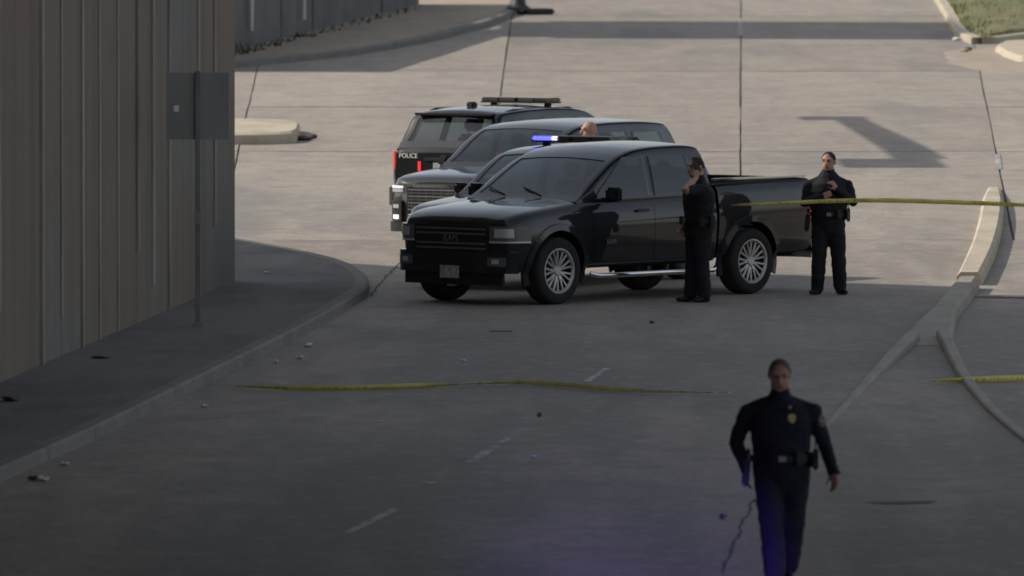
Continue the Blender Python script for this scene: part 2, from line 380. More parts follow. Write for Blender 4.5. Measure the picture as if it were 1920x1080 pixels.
def tape_mat(name, ca, cb):
    m = pr(name, ca, 0.35)
    t = m.node_tree; N, L = t.nodes, t.links
    b = N['Principled BSDF']
    uv = N.new('ShaderNodeUVMap')
    sp = N.new('ShaderNodeSeparateXYZ'); L.new(uv.outputs[0], sp.inputs[0])
    # black print runs down the middle of the ribbon in short letter-like strokes
    nz = N.new('ShaderNodeTexNoise'); nz.noise_dimensions = '1D'; nz.inputs['Scale'].default_value = 22; nz.inputs['Detail'].default_value = 3
    L.new(sp.outputs['X'], nz.inputs['W'])
    g = N.new('ShaderNodeMath'); g.operation = 'GREATER_THAN'; g.inputs[1].default_value = 0.52; L.new(nz.outputs['Fac'], g.inputs[0])
    a = N.new('ShaderNodeMath'); a.operation = 'SUBTRACT'; a.inputs[1].default_value = 0.5; L.new(sp.outputs['Y'], a.inputs[0])
    ab = N.new('ShaderNodeMath'); ab.operation = 'ABSOLUTE'; L.new(a.outputs[0], ab.inputs[0])
    lt = N.new('ShaderNodeMath'); lt.operation = 'LESS_THAN'; lt.inputs[1].default_value = 0.24; L.new(ab.outputs[0], lt.inputs[0])
    mu = N.new('ShaderNodeMath'); mu.operation = 'MULTIPLY'; L.new(g.outputs[0], mu.inputs[0]); L.new(lt.outputs[0], mu.inputs[1])
    n2 = N.new('ShaderNodeTexNoise'); n2.noise_dimensions = '1D'; n2.inputs['Scale'].default_value = 1.1; L.new(sp.outputs['X'], n2.inputs['W'])
    g2 = N.new('ShaderNodeMapRange'); g2.inputs['From Min'].default_value = 0.42; g2.inputs['From Max'].default_value = 0.55; g2.inputs['To Max'].default_value = 0.8; L.new(n2.outputs['Fac'], g2.inputs['Value'])
    m3 = N.new('ShaderNodeMath'); m3.operation = 'MULTIPLY'; L.new(mu.outputs[0], m3.inputs[0]); L.new(g2.outputs[0], m3.inputs[1])
    mx = N.new('ShaderNodeMix'); mx.data_type = 'RGBA'
    mx.inputs['A'].default_value = (*ca, 1); mx.inputs['B'].default_value = (*cb, 1)
    L.new(m3.outputs[0], mx.inputs['Factor']); L.new(mx.outputs['Result'], b.inputs['Base Color'])
    tl = N.new('ShaderNodeBsdfTranslucent'); L.new(mx.outputs['Result'], tl.inputs['Color'])   # thin plastic film
    ms = N.new('ShaderNodeMixShader'); ms.inputs['Fac'].default_value = 0.4
    L.new(b.outputs[0], ms.inputs[1]); L.new(tl.outputs[0], ms.inputs[2]); L.new(ms.outputs[0], N['Material Output'].inputs['Surface'])
    return m
M['tape'] = tape_mat('yellow_barrier_tape', (0.93, 0.88, 0.36), (0.58, 0.54, 0.22))
M['tape_dull'] = tape_mat('dull_barrier_tape', (0.70, 0.68, 0.24), (0.46, 0.44, 0.15))  # same tape in a duller, darker yellow

# ------------------------------------------------------------------ ground and road
def sheet(name, poly, z, mat, kind='structure'):
    return tag(link(name, mesh(name, [(p[0], p[1], z) for p in poly], [list(range(len(poly)))]), mat), kind=kind)

sheet('ground', [(-1500, -300), (1500, -300), (1500, 3000), (-1500, 3000)], -0.06, M['earth'])
road = MB()
nx, ny = 30, 60
for j in range(ny + 1):
    for i in range(nx + 1):
        road.v.append((-14 + 44 * i / nx, 10 + 140 * j / ny, 0.0))
for j in range(ny):
    for i in range(nx):
        a = j * (nx + 1) + i
        road.f.append([a, a + 1, a + nx + 2, a + nx + 1])
tag(road.build('road', M['road']), kind='structure')

joint_bed = sheet('joint_bed', [(-22, 149.8), (40, 149.8), (40, 420), (-22, 420)], -0.022, M['joint'])
LONG = [lambda d: -11.5 - (d - 200) * 0.03, lambda d: -5.09 - (d - 203) * 0.0179, lambda d: -0.23 + (d - 227) * 0.003,
        lambda d: 4.03 + (d - 188) * 0.0215, lambda d: 8.22 + (d - 180) * 0.0386, lambda d: 13.5 + (d - 180) * 0.06, lambda d: 20 + (d - 180) * 0.08, lambda d: 27 + (d - 180) * 0.1]
TRAN = [150.0, 187.0, 213.5, 241.0, 300.0, 340.0, 390.0]
slab_road = empty('far_road', (0, 150, 0))
tag(slab_road, kind='structure')
rr = random.Random(3)
def jit(a): return rr.uniform(-a, a)
edge_x = {}
for j in range(len(TRAN) - 1):
    for i in range(len(LONG) - 1):
        d0, d1 = TRAN[j] + (0.0 if j == 0 else rr.uniform(0.01, 0.07)), TRAN[j + 1] - rr.uniform(0.01, 0.07)
        gl, gr_ = rr.uniform(0.002, 0.016), rr.uniform(0.002, 0.016)
        n = 7
        left, right = [], []
        for k in range(n + 1):
            d = d0 + (d1 - d0) * k / n
            left.append((LONG[i](d) + gl + abs(jit(0.016)), d + (jit(0.05) if 0 < k < n else 0)))
            right.append((LONG[i + 1](d) - gr_ - abs(jit(0.016)), d + (jit(0.05) if 0 < k < n else 0)))
        m_ = 5
        bot = [(left[0][0] + (right[0][0] - left[0][0]) * k / m_, d0 + abs(jit(0.10))) for k in range(1, m_)]
        top = [(right[-1][0] + (left[-1][0] - right[-1][0]) * k / m_, d1 - abs(jit(0.10))) for k in range(1, m_)]
        poly = left[:1] + bot + right + top + left[:0:-1]
        mb = MB(); mb.prism([(p[0], p[1] - 150) for p in poly], -0.03, 0.0 + jit(0.003))
        mb.build('concrete_slab', M['slabs'][(i * 5 + j * 3 + (i * j) % 2) % 3], slab_road)

# ------------------------------------------------------------------ left pavement of the underpass
WALL_A, WALL_B = np.array((-5.36, 111.45)), np.array((-3.50, 134.6))
wdir = (WALL_B - WALL_A) / np.linalg.norm(WALL_B - WALL_A)
wnor = np.array((wdir[1], -wdir[0]))                      # towards the road
ZW = 0.13
def G(px, py, z=0.0): return ground(px, py, z)
kerb_line = [(-9.6, 50.0), (-6.6, 78.0)] + [G(*q) for q in ((0, 905), (150, 838), (420, 705), (560, 634), (660, 576), (692, 552), (688, 536), (668, 519), (640, 506), (600, 495), (520, 478), (435, 463), (330, 447))]
kerb_s = polyline(kerb_line, 90)
def offset_line(pts, o):
    out = []
    for i, p in enumerate(pts):
        a, b = np.array(pts[max(i - 1, 0)]), np.array(pts[min(i + 1, len(pts) - 1)])
        t = (b - a) / np.linalg.norm(b - a)
        out.append((p[0] - t[1] * o, p[1] + t[0] * o))
    return out
kerb_in = offset_line(kerb_s, 0.17)
# the pavement surface runs from the kerb to behind the wall
pv = MB()
n = len(kerb_in)
wall_line = []
for i, p in enumerate(kerb_in):
    wall_line.append((-12.0, p[1] if p[1] < 140 else p[1]))
pv.v = [(p[0], p[1], ZW) for p in kerb_in] + [(p[0], p[1], ZW) for p in wall_line]
pv.f = [[i, i + 1, n + i + 1, n + i] for i in range(n - 1)]
tag(pv.build('pavement', M['walk']), kind='structure')
kb = empty('kerb', (0, 0, 0)); tag(kb, kind='structure')
def kerb_piece(pts, inner, z, parent, mat, name='kerb_stone', ch=0.025, zb=-0.01):
    prof = lambda p, q: [(p[0], p[1], zb), (p[0], p[1], z - ch), (p[0] + (q[0] - p[0]) * 0.16, p[1] + (q[1] - p[1]) * 0.16, z), (q[0], q[1], z), (q[0], q[1], zb)]
    v, f = [], []
    for p, q in zip(pts, inner): v += prof(p, q)
    for i in range(len(pts) - 1):
        for k in range(4):
            f.append([i * 5 + k, i * 5 + k + 1, (i + 1) * 5 + k + 1, (i + 1) * 5 + k])
    f.append([0, 1, 2, 3, 4]); e = (len(pts) - 1) * 5; f.append([e + 4, e + 3, e + 2, e + 1, e])
    return link(name, mesh(name, v, f), mat, parent)
step = 3
for i in range(0, len(kerb_s) - 1, step):
    a, b = i, min(i + step, len(kerb_s) - 1)
    P, Q = [list(p) for p in kerb_s[a:b + 1]], [list(p) for p in kerb_in[a:b + 1]]
    for A_ in (P, Q):   # a narrow open joint between neighbouring stones
        d_ = np.array(A_[-1]) - np.array(A_[-2]); A_[-1] = list(np.array(A_[-1]) - d_ / np.linalg.norm(d_) * 0.02)
    kerb_piece(P, Q, ZW + 0.006, kb, M['kerb'])

# lane dashes, worn
for (p0, p1, w) in ((G(652, 1000), G(745, 953), 0.11), (G(882, 867), G(930, 836), 0.11), (G(936, 830), G(956, 822), 0.08), (G(1100, 716), G(1140, 690), 0.09)):
    a, b = np.array(p0), np.array(p1); t = (b - a) / np.linalg.norm(b - a); nn = np.array((-t[1], t[0]))
    L_ = np.linalg.norm(b - a); v = []; k = 8
    for i in range(k + 1):
        c = a + t * L_ * i / k
        ww = w / 2 * (1 - 0.25 * rr.random())
        v += [(*(c + nn * ww), 0.004), (*(c - nn * ww * (1 - 0.2 * rr.random())), 0.004)]
    tag(link('lane_marking', mesh('lane_marking', v, [[2 * i, 2 * i + 1, 2 * i + 3, 2 * i + 2] for i in range(k)]), M['paint']), kind='structure')
# far painted lines in the junction
for (p0, p1, w) in ((G(1388, 36), G(1388, 68), 0.12), (G(1545, 84), G(1665, 84), 0.9), (G(1745, 79), G(1763, 79), 0.7), (G(1870, 290), G(1873, 318), 0.1)):
    a, b = np.array(p0), np.array(p1); t = (b - a) / np.linalg.norm(b - a); nn = np.array((-t[1], t[0])) * w / 2
    v = [(*(a + nn), 0.008), (*(a - nn), 0.008), (*(b - nn), 0.008), (*(b + nn), 0.008)]
    tag(link('lane_marking', mesh('lane_marking', v, [[0, 1, 2, 3]]), M['paint']), kind='structure')

# ------------------------------------------------------------------ left abutment wall of panels
aw = empty('abutment_wall', (*WALL_B, 0))
tag(aw, 'tall brown grey board-formed concrete wall lining the left pavement', 'wall')
WH = 11.59
rz_w = math.atan2(wdir[1], wdir[0])
def wl(s, o, z):   # wall coordinates (distance back from the far end, out from the face, height) -> aw local
    p = -wdir * s + wnor * o
    return Vector((p[0], p[1], z))
core = MB()
core.add([wl(s, o, z) for z in (0.0, WH) for (s, o) in ((0.06, -0.32), (100, -0.32), (100, -8.0), (0.06, -8.0))],
         [[0, 1, 2, 3], [4, 5, 6, 7], [0, 1, 5, 4], [1, 2, 6, 5], [2, 3, 7, 6], [3, 0, 4, 7]])
core.build('core', M['wall'][0], aw)
s, k = 0.0, 0
wr = random.Random(5)
while s < 84:
    w = 0.75 if k == 0 else wr.uniform(1.55, 1.85)
    o = wr.uniform(-0.006, 0.006)
    mb = MB(); g = 0.003
    c = 0.010
    pr_ = [(s + g, -0.33), (s + g, o - c), (s + g + c, o), (s + w - g - c, o), (s + w - g, o - c), (s + w - g, -0.33)]
    mb.add([wl(a, b, z) for z in (0.10, WH) for (a, b) in pr_], [[0, 1, 2, 3, 4, 5], [6, 7, 8, 9, 10, 11]] + [[i, (i + 1) % 6, 6 + (i + 1) % 6, 6 + i] for i in range(6)])
    mb.build('panel', M['wall'][0], aw)
    if k > 0 and wr.random() < 0.8:
        rb = MB(); rw = wr.uniform(0.03, 0.07); pq = wr.uniform(0.02, 0.05)
        z0 = 0.12 if wr.random() < 0.6 else wr.uniform(0.3, 1.0)
        rb.add([wl(a, b, z) for z in (z0, WH) for (a, b) in ((s - rw, -0.02), (s - rw, pq * 0.6), (s, pq), (s + rw, pq * 0.6), (s + rw, -0.02))],
               [[0, 1, 2, 3, 4], [5, 6, 7, 8, 9]] + [[i, (i + 1) % 5, 5 + (i + 1) % 5, 5 + i] for i in range(5)])
        rb.build('rib', M['rib'], aw)
    s += w; k += 1

# ------------------------------------------------------------------ unseen bridge overhead: outline worked back from the shade line it must draw
DZ0, DZ1 = 11.6, 13.0
sh = np.array((LDIR.x, LDIR.y)) / -LDIR.z * DZ1
SHADE = [(-30.0, 172.0), (-8.0, 158.0), (-3.89, 148.3), (-2.57, 143.2), (-1.30, 141.4), (3.51, 137.5), (5.67, 135.9), (5.80, 132.6), (6.6, 128.5), (9.5, 118.0), (14.0, 106.0)]
far_edge = [tuple(np.array(p) - sh) for p in SHADE]
deck = MB(); deck.prism(far_edge + [(-3.2, 103), (11.0, 85), (11.0, 40), (-60, 40)], DZ0, DZ1)  # near corners widened to darken the foreground road
br = empty('road_bridge', (0, 100, 0)); tag(br, 'unseen concrete road bridge above the left wall, outline shaped to shade the road', 'bridge')
do = deck.build('deck', M['deck'], br); do.location = (0, -100, 0)
for x in (-3.9,):   # edge girders below the deck
    g_ = MB(); g_.bevbox(x - 0.28, x + 0.28, 42 - 100, 98 - 100, DZ0 - 0.9, DZ0 - 0.002, 0.03); g_.build('girder', M['deck'], br)

# ------------------------------------------------------------------ median on the right: one kerb that forks in two
med = empty('median', (*G(1765, 600), 0)); tag(med, kind='structure')
mo = np.array(G(1765, 600))
def ribbon(center, widths, z, mat, name, parent, cham=0.06, heights=None, n=40):
    cs = polyline(center, n); wf = pchip(np.linspace(0, 1, len(widths)), widths)
    hf = pchip(np.linspace(0, 1, len(heights)), heights) if heights else (lambda t: z)
    v, f = [], []
    for i, p in enumerate(cs):
        a, b = np.array(cs[max(i - 1, 0)]), np.array(cs[min(i + 1, n)])
        t = (b - a) / np.linalg.norm(b - a); nn = np.array((-t[1], t[0]))
        w, hh = wf(i / n) / 2, hf(i / n)
        for (o, zz) in ((w, -0.01), (w - cham * 0.25, hh * 0.7), (w - cham, hh), (-w + cham, hh), (-w + cham * 0.25, hh * 0.7), (-w, -0.01)):
            q = np.array(p) + nn * o - mo
            v.append((q[0], q[1], zz))
    for i in range(n):
        for k in range(5): f.append([i * 6 + k, i * 6 + k + 1, (i + 1) * 6 + k + 1, (i + 1) * 6 + k])
        f.append([i * 6 + 5, i * 6, (i + 1) * 6, (i + 1) * 6 + 5])
    f.append(list(range(6))); f.append([n * 6 + k for k in range(6)][::-1])
    return link(name, mesh(name, v, f), mat, parent)
mc = [(1864, 356), (1862, 380), (1856, 430), (1842, 480), (1817, 535)]
ribbon([G(*q) for q in mc], [0.22, 0.35, 0.36, 0.36, 0.34], 0.17, M['median'], 'kerb_stone', med, heights=[0.05, 0.15, 0.17, 0.17, 0.17])
mc = [(1815, 541), (1790, 572), (1762, 604), (1742, 634), (1738, 648)]
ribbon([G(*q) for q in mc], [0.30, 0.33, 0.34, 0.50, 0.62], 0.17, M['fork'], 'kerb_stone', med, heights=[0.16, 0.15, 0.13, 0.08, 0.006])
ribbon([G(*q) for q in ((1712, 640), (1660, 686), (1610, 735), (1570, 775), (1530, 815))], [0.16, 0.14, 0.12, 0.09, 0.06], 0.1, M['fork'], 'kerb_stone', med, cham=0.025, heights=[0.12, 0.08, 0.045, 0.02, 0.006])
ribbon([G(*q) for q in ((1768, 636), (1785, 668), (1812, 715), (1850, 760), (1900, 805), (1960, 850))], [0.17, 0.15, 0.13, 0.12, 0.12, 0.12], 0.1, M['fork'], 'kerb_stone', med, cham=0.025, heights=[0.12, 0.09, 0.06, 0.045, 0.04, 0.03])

# cracks and gutter joints in the road surface
def seam(pts, w, name):
    c = polyline([G(*q) for q in pts], 26); v = []; sr = random.Random(len(pts) * 7 + int(w * 1000))
    for i, p in enumerate(c):
        a, b = np.array(c[max(i - 1, 0)]), np.array(c[min(i + 1, 26)]); t = (b - a) / np.linalg.norm(b - a); nn = np.array((-t[1], t[0]))
        p = np.array(p) + nn * sr.uniform(-0.02, 0.02); ww = w / 2 * sr.uniform(0.5, 1.1)
        v += [(*(p + nn * ww), 0.004), (*(p - nn * ww), 0.004)]
    tag(link(name, mesh(name, v, [[2 * i, 2 * i + 1, 2 * i + 3, 2 * i + 2] for i in range(26)]), M['joint']), kind='structure')
seam(((757, 489), (735, 508), (712, 532), (694, 556)), 0.035, 'gutter_joint')
seam(((1414, 936), (1396, 975), (1378, 1020), (1352, 1075)), 0.03, 'road_crack')
seam(((1830, 557), (1880, 558), (1960, 559)), 0.55, 'road_crack')

# small concrete island on the left of the junction
isl = MB()
ip = [G(*q) for q in ((330, 272), (480, 271), (548, 268), (560, 262), (562, 252), (545, 246), (480, 243), (330, 243))]
ip = polyline(ip + [ip[0]], 40)[:-1]
ci = np.mean(np.array(ip), axis=0)
nI = len(ip)
vv = [(p[0], p[1], -0.02) for p in ip] + [(p[0], p[1], 0.17) for p in ip] + [(*(ci + (np.array(p) - ci) * 0.96), 0.21) for p in ip]
ff = [[i, (i + 1) % nI, nI + (i + 1) % nI, nI + i] for i in range(nI)] + [[nI + i, nI + (i + 1) % nI, 2 * nI + (i + 1) % nI, 2 * nI + i] for i in range(nI)] + [[2 * nI + i for i in range(nI)]]
tag(link('traffic_island', mesh('traffic_island', vv, ff), M['median']), kind='structure')

# ------------------------------------------------------------------ far left: pavement, kerb and grey wall
fk = polyline([G(*q) for q in ((200, 150), (435, 128), (650, 106), (780, 84), (870, 63), (938, 42), (966, 24), (974, 4), (976, -30), (975, -60))], 50)
fki = offset_line(fk, 0.25)
pf = MB(); n = len(fki)
pf.v = [(p[0], p[1], 0.15) for p in fki] + [(-40, p[1] + 6, 0.15) for p in fki]
pf.f = [[i, i + 1, n + i + 1, n + i] for i in range(n - 1)]
tag(pf.build('far_pavement', M['sand']), kind='structure')
fkb = empty('far_kerb', (0, 0, 0)); tag(fkb, kind='structure')
for i in range(0, 50, 5):
    kerb_piece(fk[i:i + 6], fki[i:i + 6], 0.16, fkb, M['kerb'])

fw = empty('plank_wall', (*G(435, 95), 0.15)); tag(fw, 'low grey plank wall with white pipes beyond the junction on the left', 'wall')
fa, fb = np.array(G(330, 122, 0.15)), np.array(G(785, 8, 0.15))
fdir = (fb - fa) / np.linalg.norm(fb - fa); fn_ = np.array((fdir[1], -fdir[0])); o0 = np.array(G(435, 95))
FL = np.linalg.norm(fb - fa)
def fwl(s, o, z):
    p = fa + fdir * s + fn_ * o - o0
    return Vector((p[0], p[1], z))
def fbox(s0, s1, o0_, o1_, z0, z1):
    return [fwl(s_, o_, z_) for z_ in (z0, z1) for o_ in (o0_, o1_) for s_ in (s0, s1)]
BF = [[0, 2, 3, 1], [4, 5, 7, 6], [0, 1, 5, 4], [2, 6, 7, 3], [0, 4, 6, 2], [1, 3, 7, 5]]
nP = 16
for i in range(nP):
    a, b = FL * i / nP, FL * (i + 1) / nP
    MB().add(fbox(a + 0.03, b - 0.03, -0.3, wr.uniform(-0.03, 0.03), 0.0, 3.15 if i < 10 else 2.3), BF).build('panel', M['farwall'], fw)
for px_, lo in ((462, 0.30), (560, 0.28)):
    sx = (G(px_, 80)[0] - fa[0]) / fdir[0]
    q = None
    best = min((abs((fa + fdir * s_)[0] / (fa + fdir * s_)[1] - (px_ - 960) / F_PX), s_) for s_ in np.linspace(0, FL, 400))
    c = fa + fdir * best[1] + fn_ * 0.12 - o0
    MB().tube([(c[0], c[1], lo + 0.1), (c[0], c[1], 3.0)], 0.06, 10).build('pipe', M['whitepipe'], fw, 40)
# weeds and rubble along the foot of that wall
wd = MB(); w2 = random.Random(9)
for i in range(260):
    s_ = FL * w2.random() ** 2.4 * 0.95; p = fa + fdir * s_ + fn_ * (0.15 + 0.5 * w2.random())
    h_ = w2.uniform(0.05, 0.35) * (1 if s_ < 14 else 0.4); a = w2.uniform(0, 6.28); r_ = 0.04
    wd.add([(p[0] - r_, p[1], 0.15), (p[0] + r_, p[1], 0.15), (p[0] + math.cos(a) * h_ * 0.5, p[1] + math.sin(a) * 0.3, 0.15 + h_)], [[0, 1, 2]])
tag(wd.build('weeds', M['stem']), 'dry weeds and rubble along the foot of the plank wall', 'weeds', kind='stuff')

# dark pole with a flared foot on the far corner
pp = np.array(G(972, 18, 0.15))
pl = empty('street_pole', (pp[0], pp[1], 0.15)); tag(pl, 'dark metal street pole on the far pavement corner', 'pole')
MB().lathe([(0.0, 0.0), (0.34, 0.0), (0.34, 0.05), (0.22, 0.14), (0.15, 0.35), (0.13, 0.6)], 'z', 24).build('foot', M['darkmetal'], pl, 40)
MB().tube([(0, 0, 0.3), (0, 0, 8.5)], [0.13, 0.09], 16).build('shaft', M['darkmetal'], pl, 40)
dl = MB(); dl.bevbox(-0.45, 0.45, -0.5, 0.5, 0, 0.17, 0.05); o = dl.build('dark_block', M['darkmetal']); o.location = (*G(1003, 27), 0.002); o.rotation_euler.z = 0.3  # plain low dark block beside the pole foot
tag(o, 'low dark block lying on the road beside the far pole', 'block')

# ------------------------------------------------------------------ far right: grass verge with kerb, sand and apron
gk = polyline([G(*q) for q in ((1690, -90), (1748, -5), (1772, 35), (1786, 60), (1800, 74), (1832, 85), (1868, 82), (1925, 75), (2030, 64), (2200, 50))], 44)
gki = offset_line(gk, 0.28)
gkb = empty('verge_kerb', (0, 0, 0)); tag(gkb, kind='structure')
for i in range(0, 44, 4): kerb_piece(gk[i:i + 5], gki[i:i + 5], 0.17, gkb, M['median'])
gs = MB(); n = len(gki); cen = np.array((24.0, 330.0))
rows = 14; gr2 = random.Random(4)
for j in range(rows + 1):
    for i, p in enumerate(gki):
        q = np.array(p) * (1 - j / rows) + cen * (j / rows)
        gs.v.append((q[0], q[1], 0.15 + (0.05 + 0.06 * gr2.random()) * (j > 0) + 0.25 * (j / rows)))
for j in range(rows):
    for i in range(n - 1): gs.f.append([j * n + i, j * n + i + 1, (j + 1) * n + i + 1, (j + 1) * n + i])
tag(gs.build('verge', M['soil']), kind='structure')
gb = MB()
for k in range(9000):
    i = gr2.randrange(n - 1); t = gr2.random() ** 1.3 * 0.75; u_ = gr2.random()
    p = (np.array(gki[i]) * (1 - u_) + np.array(gki[i + 1]) * u_) * (1 - t) + cen * t
    if abs(p[0]) / p[1] > 0.056: continue
    if math.sin(p[0] * 2.1) * math.sin(p[1] * 0.35) > 0.45: continue
    h_ = gr2.uniform(0.06, 0.20); a = gr2.uniform(0, 6.28); w_ = gr2.uniform(0.015, 0.04); z0 = 0.16 + 0.25 * t
    gb.add([(p[0] - w_ * math.cos(a), p[1] - w_ * math.sin(a), z0), (p[0] + w_ * math.cos(a), p[1] + w_ * math.sin(a), z0), (p[0] + gr2.uniform(-.06, .06), p[1] + gr2.uniform(-.06, .06), z0 + h_)], [[0, 1, 2]])
tag(gb.build('grass', M['blade']), 'patchy green and straw grass on the far right verge', 'grass', kind='stuff')
def blob(pts, z0, z1, mat, name, n=40, wob=0.03, seed=1, inner=0.9):
    b_ = random.Random(seed)
    P = polyline(pts + [pts[0]], n)[:-1]; c = np.mean(np.array(P), axis=0); P = [tuple(c + (np.array(p) - c) * (1 + b_.uniform(-wob, wob))) for p in P]
    nn = len(P)
    v = [(p[0], p[1], z0) for p in P] + [(*(c + (np.array(p) - c) * inner), z1) for p in P]
    f = [[i, (i + 1) % nn, nn + (i + 1) % nn, nn + i] for i in range(nn)] + [[nn + i for i in range(nn)]]
    return link(name, mesh(name, v, f), mat)
tag(blob([G(*q) for q in ((1775, 98), (1840, 90), (1925, 84), (2010, 90), (2010, 140), (1900, 140), (1830, 132), (1785, 120))], 0.002, 0.011, M['sand'], 'sand_drift', wob=0.05, seed=2), kind='structure')
tag(blob([G(*q) for q in ((1864, 98), (1876, 86), (1925, 82), (1990, 84), (1990, 118), (1915, 117), (1885, 108))], 0.003, 0.14, M['apron'], 'concrete_apron', seed=3, inner=0.88), kind='structure')
rk = MB(); rk.ell((0, 0, 0.12), (0.75, 1.5, 0.45)); o = rk.build('boulder', M['apron'], None, 60); o.location = (*G(1862, 8), 0.14)
tag(o, 'pale boulder lying on the far grass verge', 'boulder')
# broken bits at the kerb corner
for i, (px_, py_, w_, m_) in enumerate(((1794, 76, 0.12, 'paper'), (1816, 95, 0.10, 'brownlitter'), (1808, 98, 0.12, 'sand'), (570, 263, 0.16, 'brownlitter'), (586, 260, 0.09, 'brownlitter'))):
    mb = MB(); mb.ell((0, 0, 0.035), (w_, w_ * 1.6, 0.05), None, 8, 6)
    o = mb.build('rubble_piece', M[m_]); o.location = (*G(px_, py_), 0.006)
    tag(o, ['white scrap against the grass verge kerb', 'dark lump by the verge kerb corner', 'pale lump left of the verge kerb corner', 'dark rubble off the traffic island tip', 'small dark rubble right of the island tip'][i], 'stone')

# ------------------------------------------------------------------ made-up things out of view, added for their shadows on the junction
bb = empty('shadow_board', (-14.0, 285.5, 0)); tag(bb, 'unseen double billboard on a single pole', 'shadow_board')  # unseen, sized to throw the band of shadow across the far road
k_ = 1 / math.tan(SUN_EL)
MB().tube([(0, 0, 0), (0, 0, 9.5)], 0.3, 16).build('pole', M['darkmetal'], bb, 40)
MB().bevbox(-0.3, 0.3, -10.3, 10.3, 10.6 - 0.2, 17.6, 0.05).build('panel', M['signback'], bb)
MB().bevbox(-0.2, 0.2, -9, 9, 9.4, 10.398, 0.05).build('beam', M['darkmetal'], bb)
gt = empty('shadow_gantry', (-7.2, 194, 0)); tag(gt, 'unseen added gantry shaped for the hooked shadow on the junction', 'gantry')  # invented frame out of view, laid out for the hooked shadow
for y_, x1, wd_ in ((-11.5, 4.2, 2.2), (13.5, 3.75, 1.2)):
    MB().tube([(0, y_, 0), (0, y_, 7.1)], 0.07, 12).build('post', M['darkmetal'], gt, 40)
    MB().bevbox(2.6, x1, y_ - wd_, y_ + wd_, 6.9, 7.05, 0.03).build('sign_panel', M['signback'], gt)  # added plates, no real sign: they widen the shadow
    MB().bevbox(-0.05, 2.598, y_ - 0.08, y_ + 0.08, 6.93, 7.03, 0.02).build('arm', M['darkmetal'], gt)
bx_ = MB()
bc = polyline([(3.50, 12.29), (3.58, 9.0), (3.75, 3.0), (3.92, -4.0), (4.00, -9.29)], 14)
for z in (6.88, 7.06):
    for k, (x, y) in enumerate(bc):
        hw = 0.18 + 0.16 * k / 14
        bx_.v += [(x - hw, y, z), (x + hw, y, z)]
for k in range(14):
    a, b = 2 * k, 30 + 2 * k
    bx_.f += [[a, a + 1, a + 3, a + 2], [b, b + 2, b + 3, b + 1], [a, a + 2, b + 2, b], [a + 1, b + 1, b + 3, a + 3]]
bx_.f += [[0, 30, 31, 1], [28, 29, 59, 58]]
bx_.build('beam', M['signback'], gt)

# ------------------------------------------------------------------ vehicles
def apply_mods(o):
    bpy.context.view_layer.update()
    dg = bpy.context.evaluated_depsgraph_get()
    me = bpy.data.meshes.new_from_object(o.evaluated_get(dg))
    o.modifiers.clear()
    o.data = me
    return o

def patch(P, us, vs_, off=0.004, th=0.012, sign=1):
    nu, nv = len(us), len(vs_)
    pts = [[np.array(P(u, v), float) for v in vs_] for u in us]
    nor = [[None] * nv for _ in us]
    for i in range(nu):
        for j in range(nv):
            a = pts[min(i + 1, nu - 1)][j] - pts[max(i - 1, 0)][j]
            b = pts[i][min(j + 1, nv - 1)] - pts[i][max(j - 1, 0)]
            c = np.cross(a, b) * sign
            nor[i][j] = c / (np.linalg.norm(c) + 1e-9)
    mb = MB()
    for i in range(nu):
        for j in range(nv): mb.v.append(pts[i][j] + nor[i][j] * off)
    for i in range(nu):
        for j in range(nv): mb.v.append(pts[i][j] + nor[i][j] * (off - th))
    K = nu * nv
    for i in range(nu - 1):
        for j in range(nv - 1):
            a = i * nv + j
            mb.f.append([a, a + 1, a + nv + 1, a + nv]); mb.f.append([K + a + nv, K + a + nv + 1, K + a + 1, K + a])
    for i in range(nu - 1):
        for j in (0, nv - 1):
            a = i * nv + j; mb.f.append([a, a + nv, K + a + nv, K + a])
    for j in range(nv - 1):
        for i in (0, nu - 1):
            a = i * nv + j; mb.f.append([a, a + 1, K + a + 1, K + a])
    return mb

def lin(a, b, n): return list(np.linspace(a, b, n))

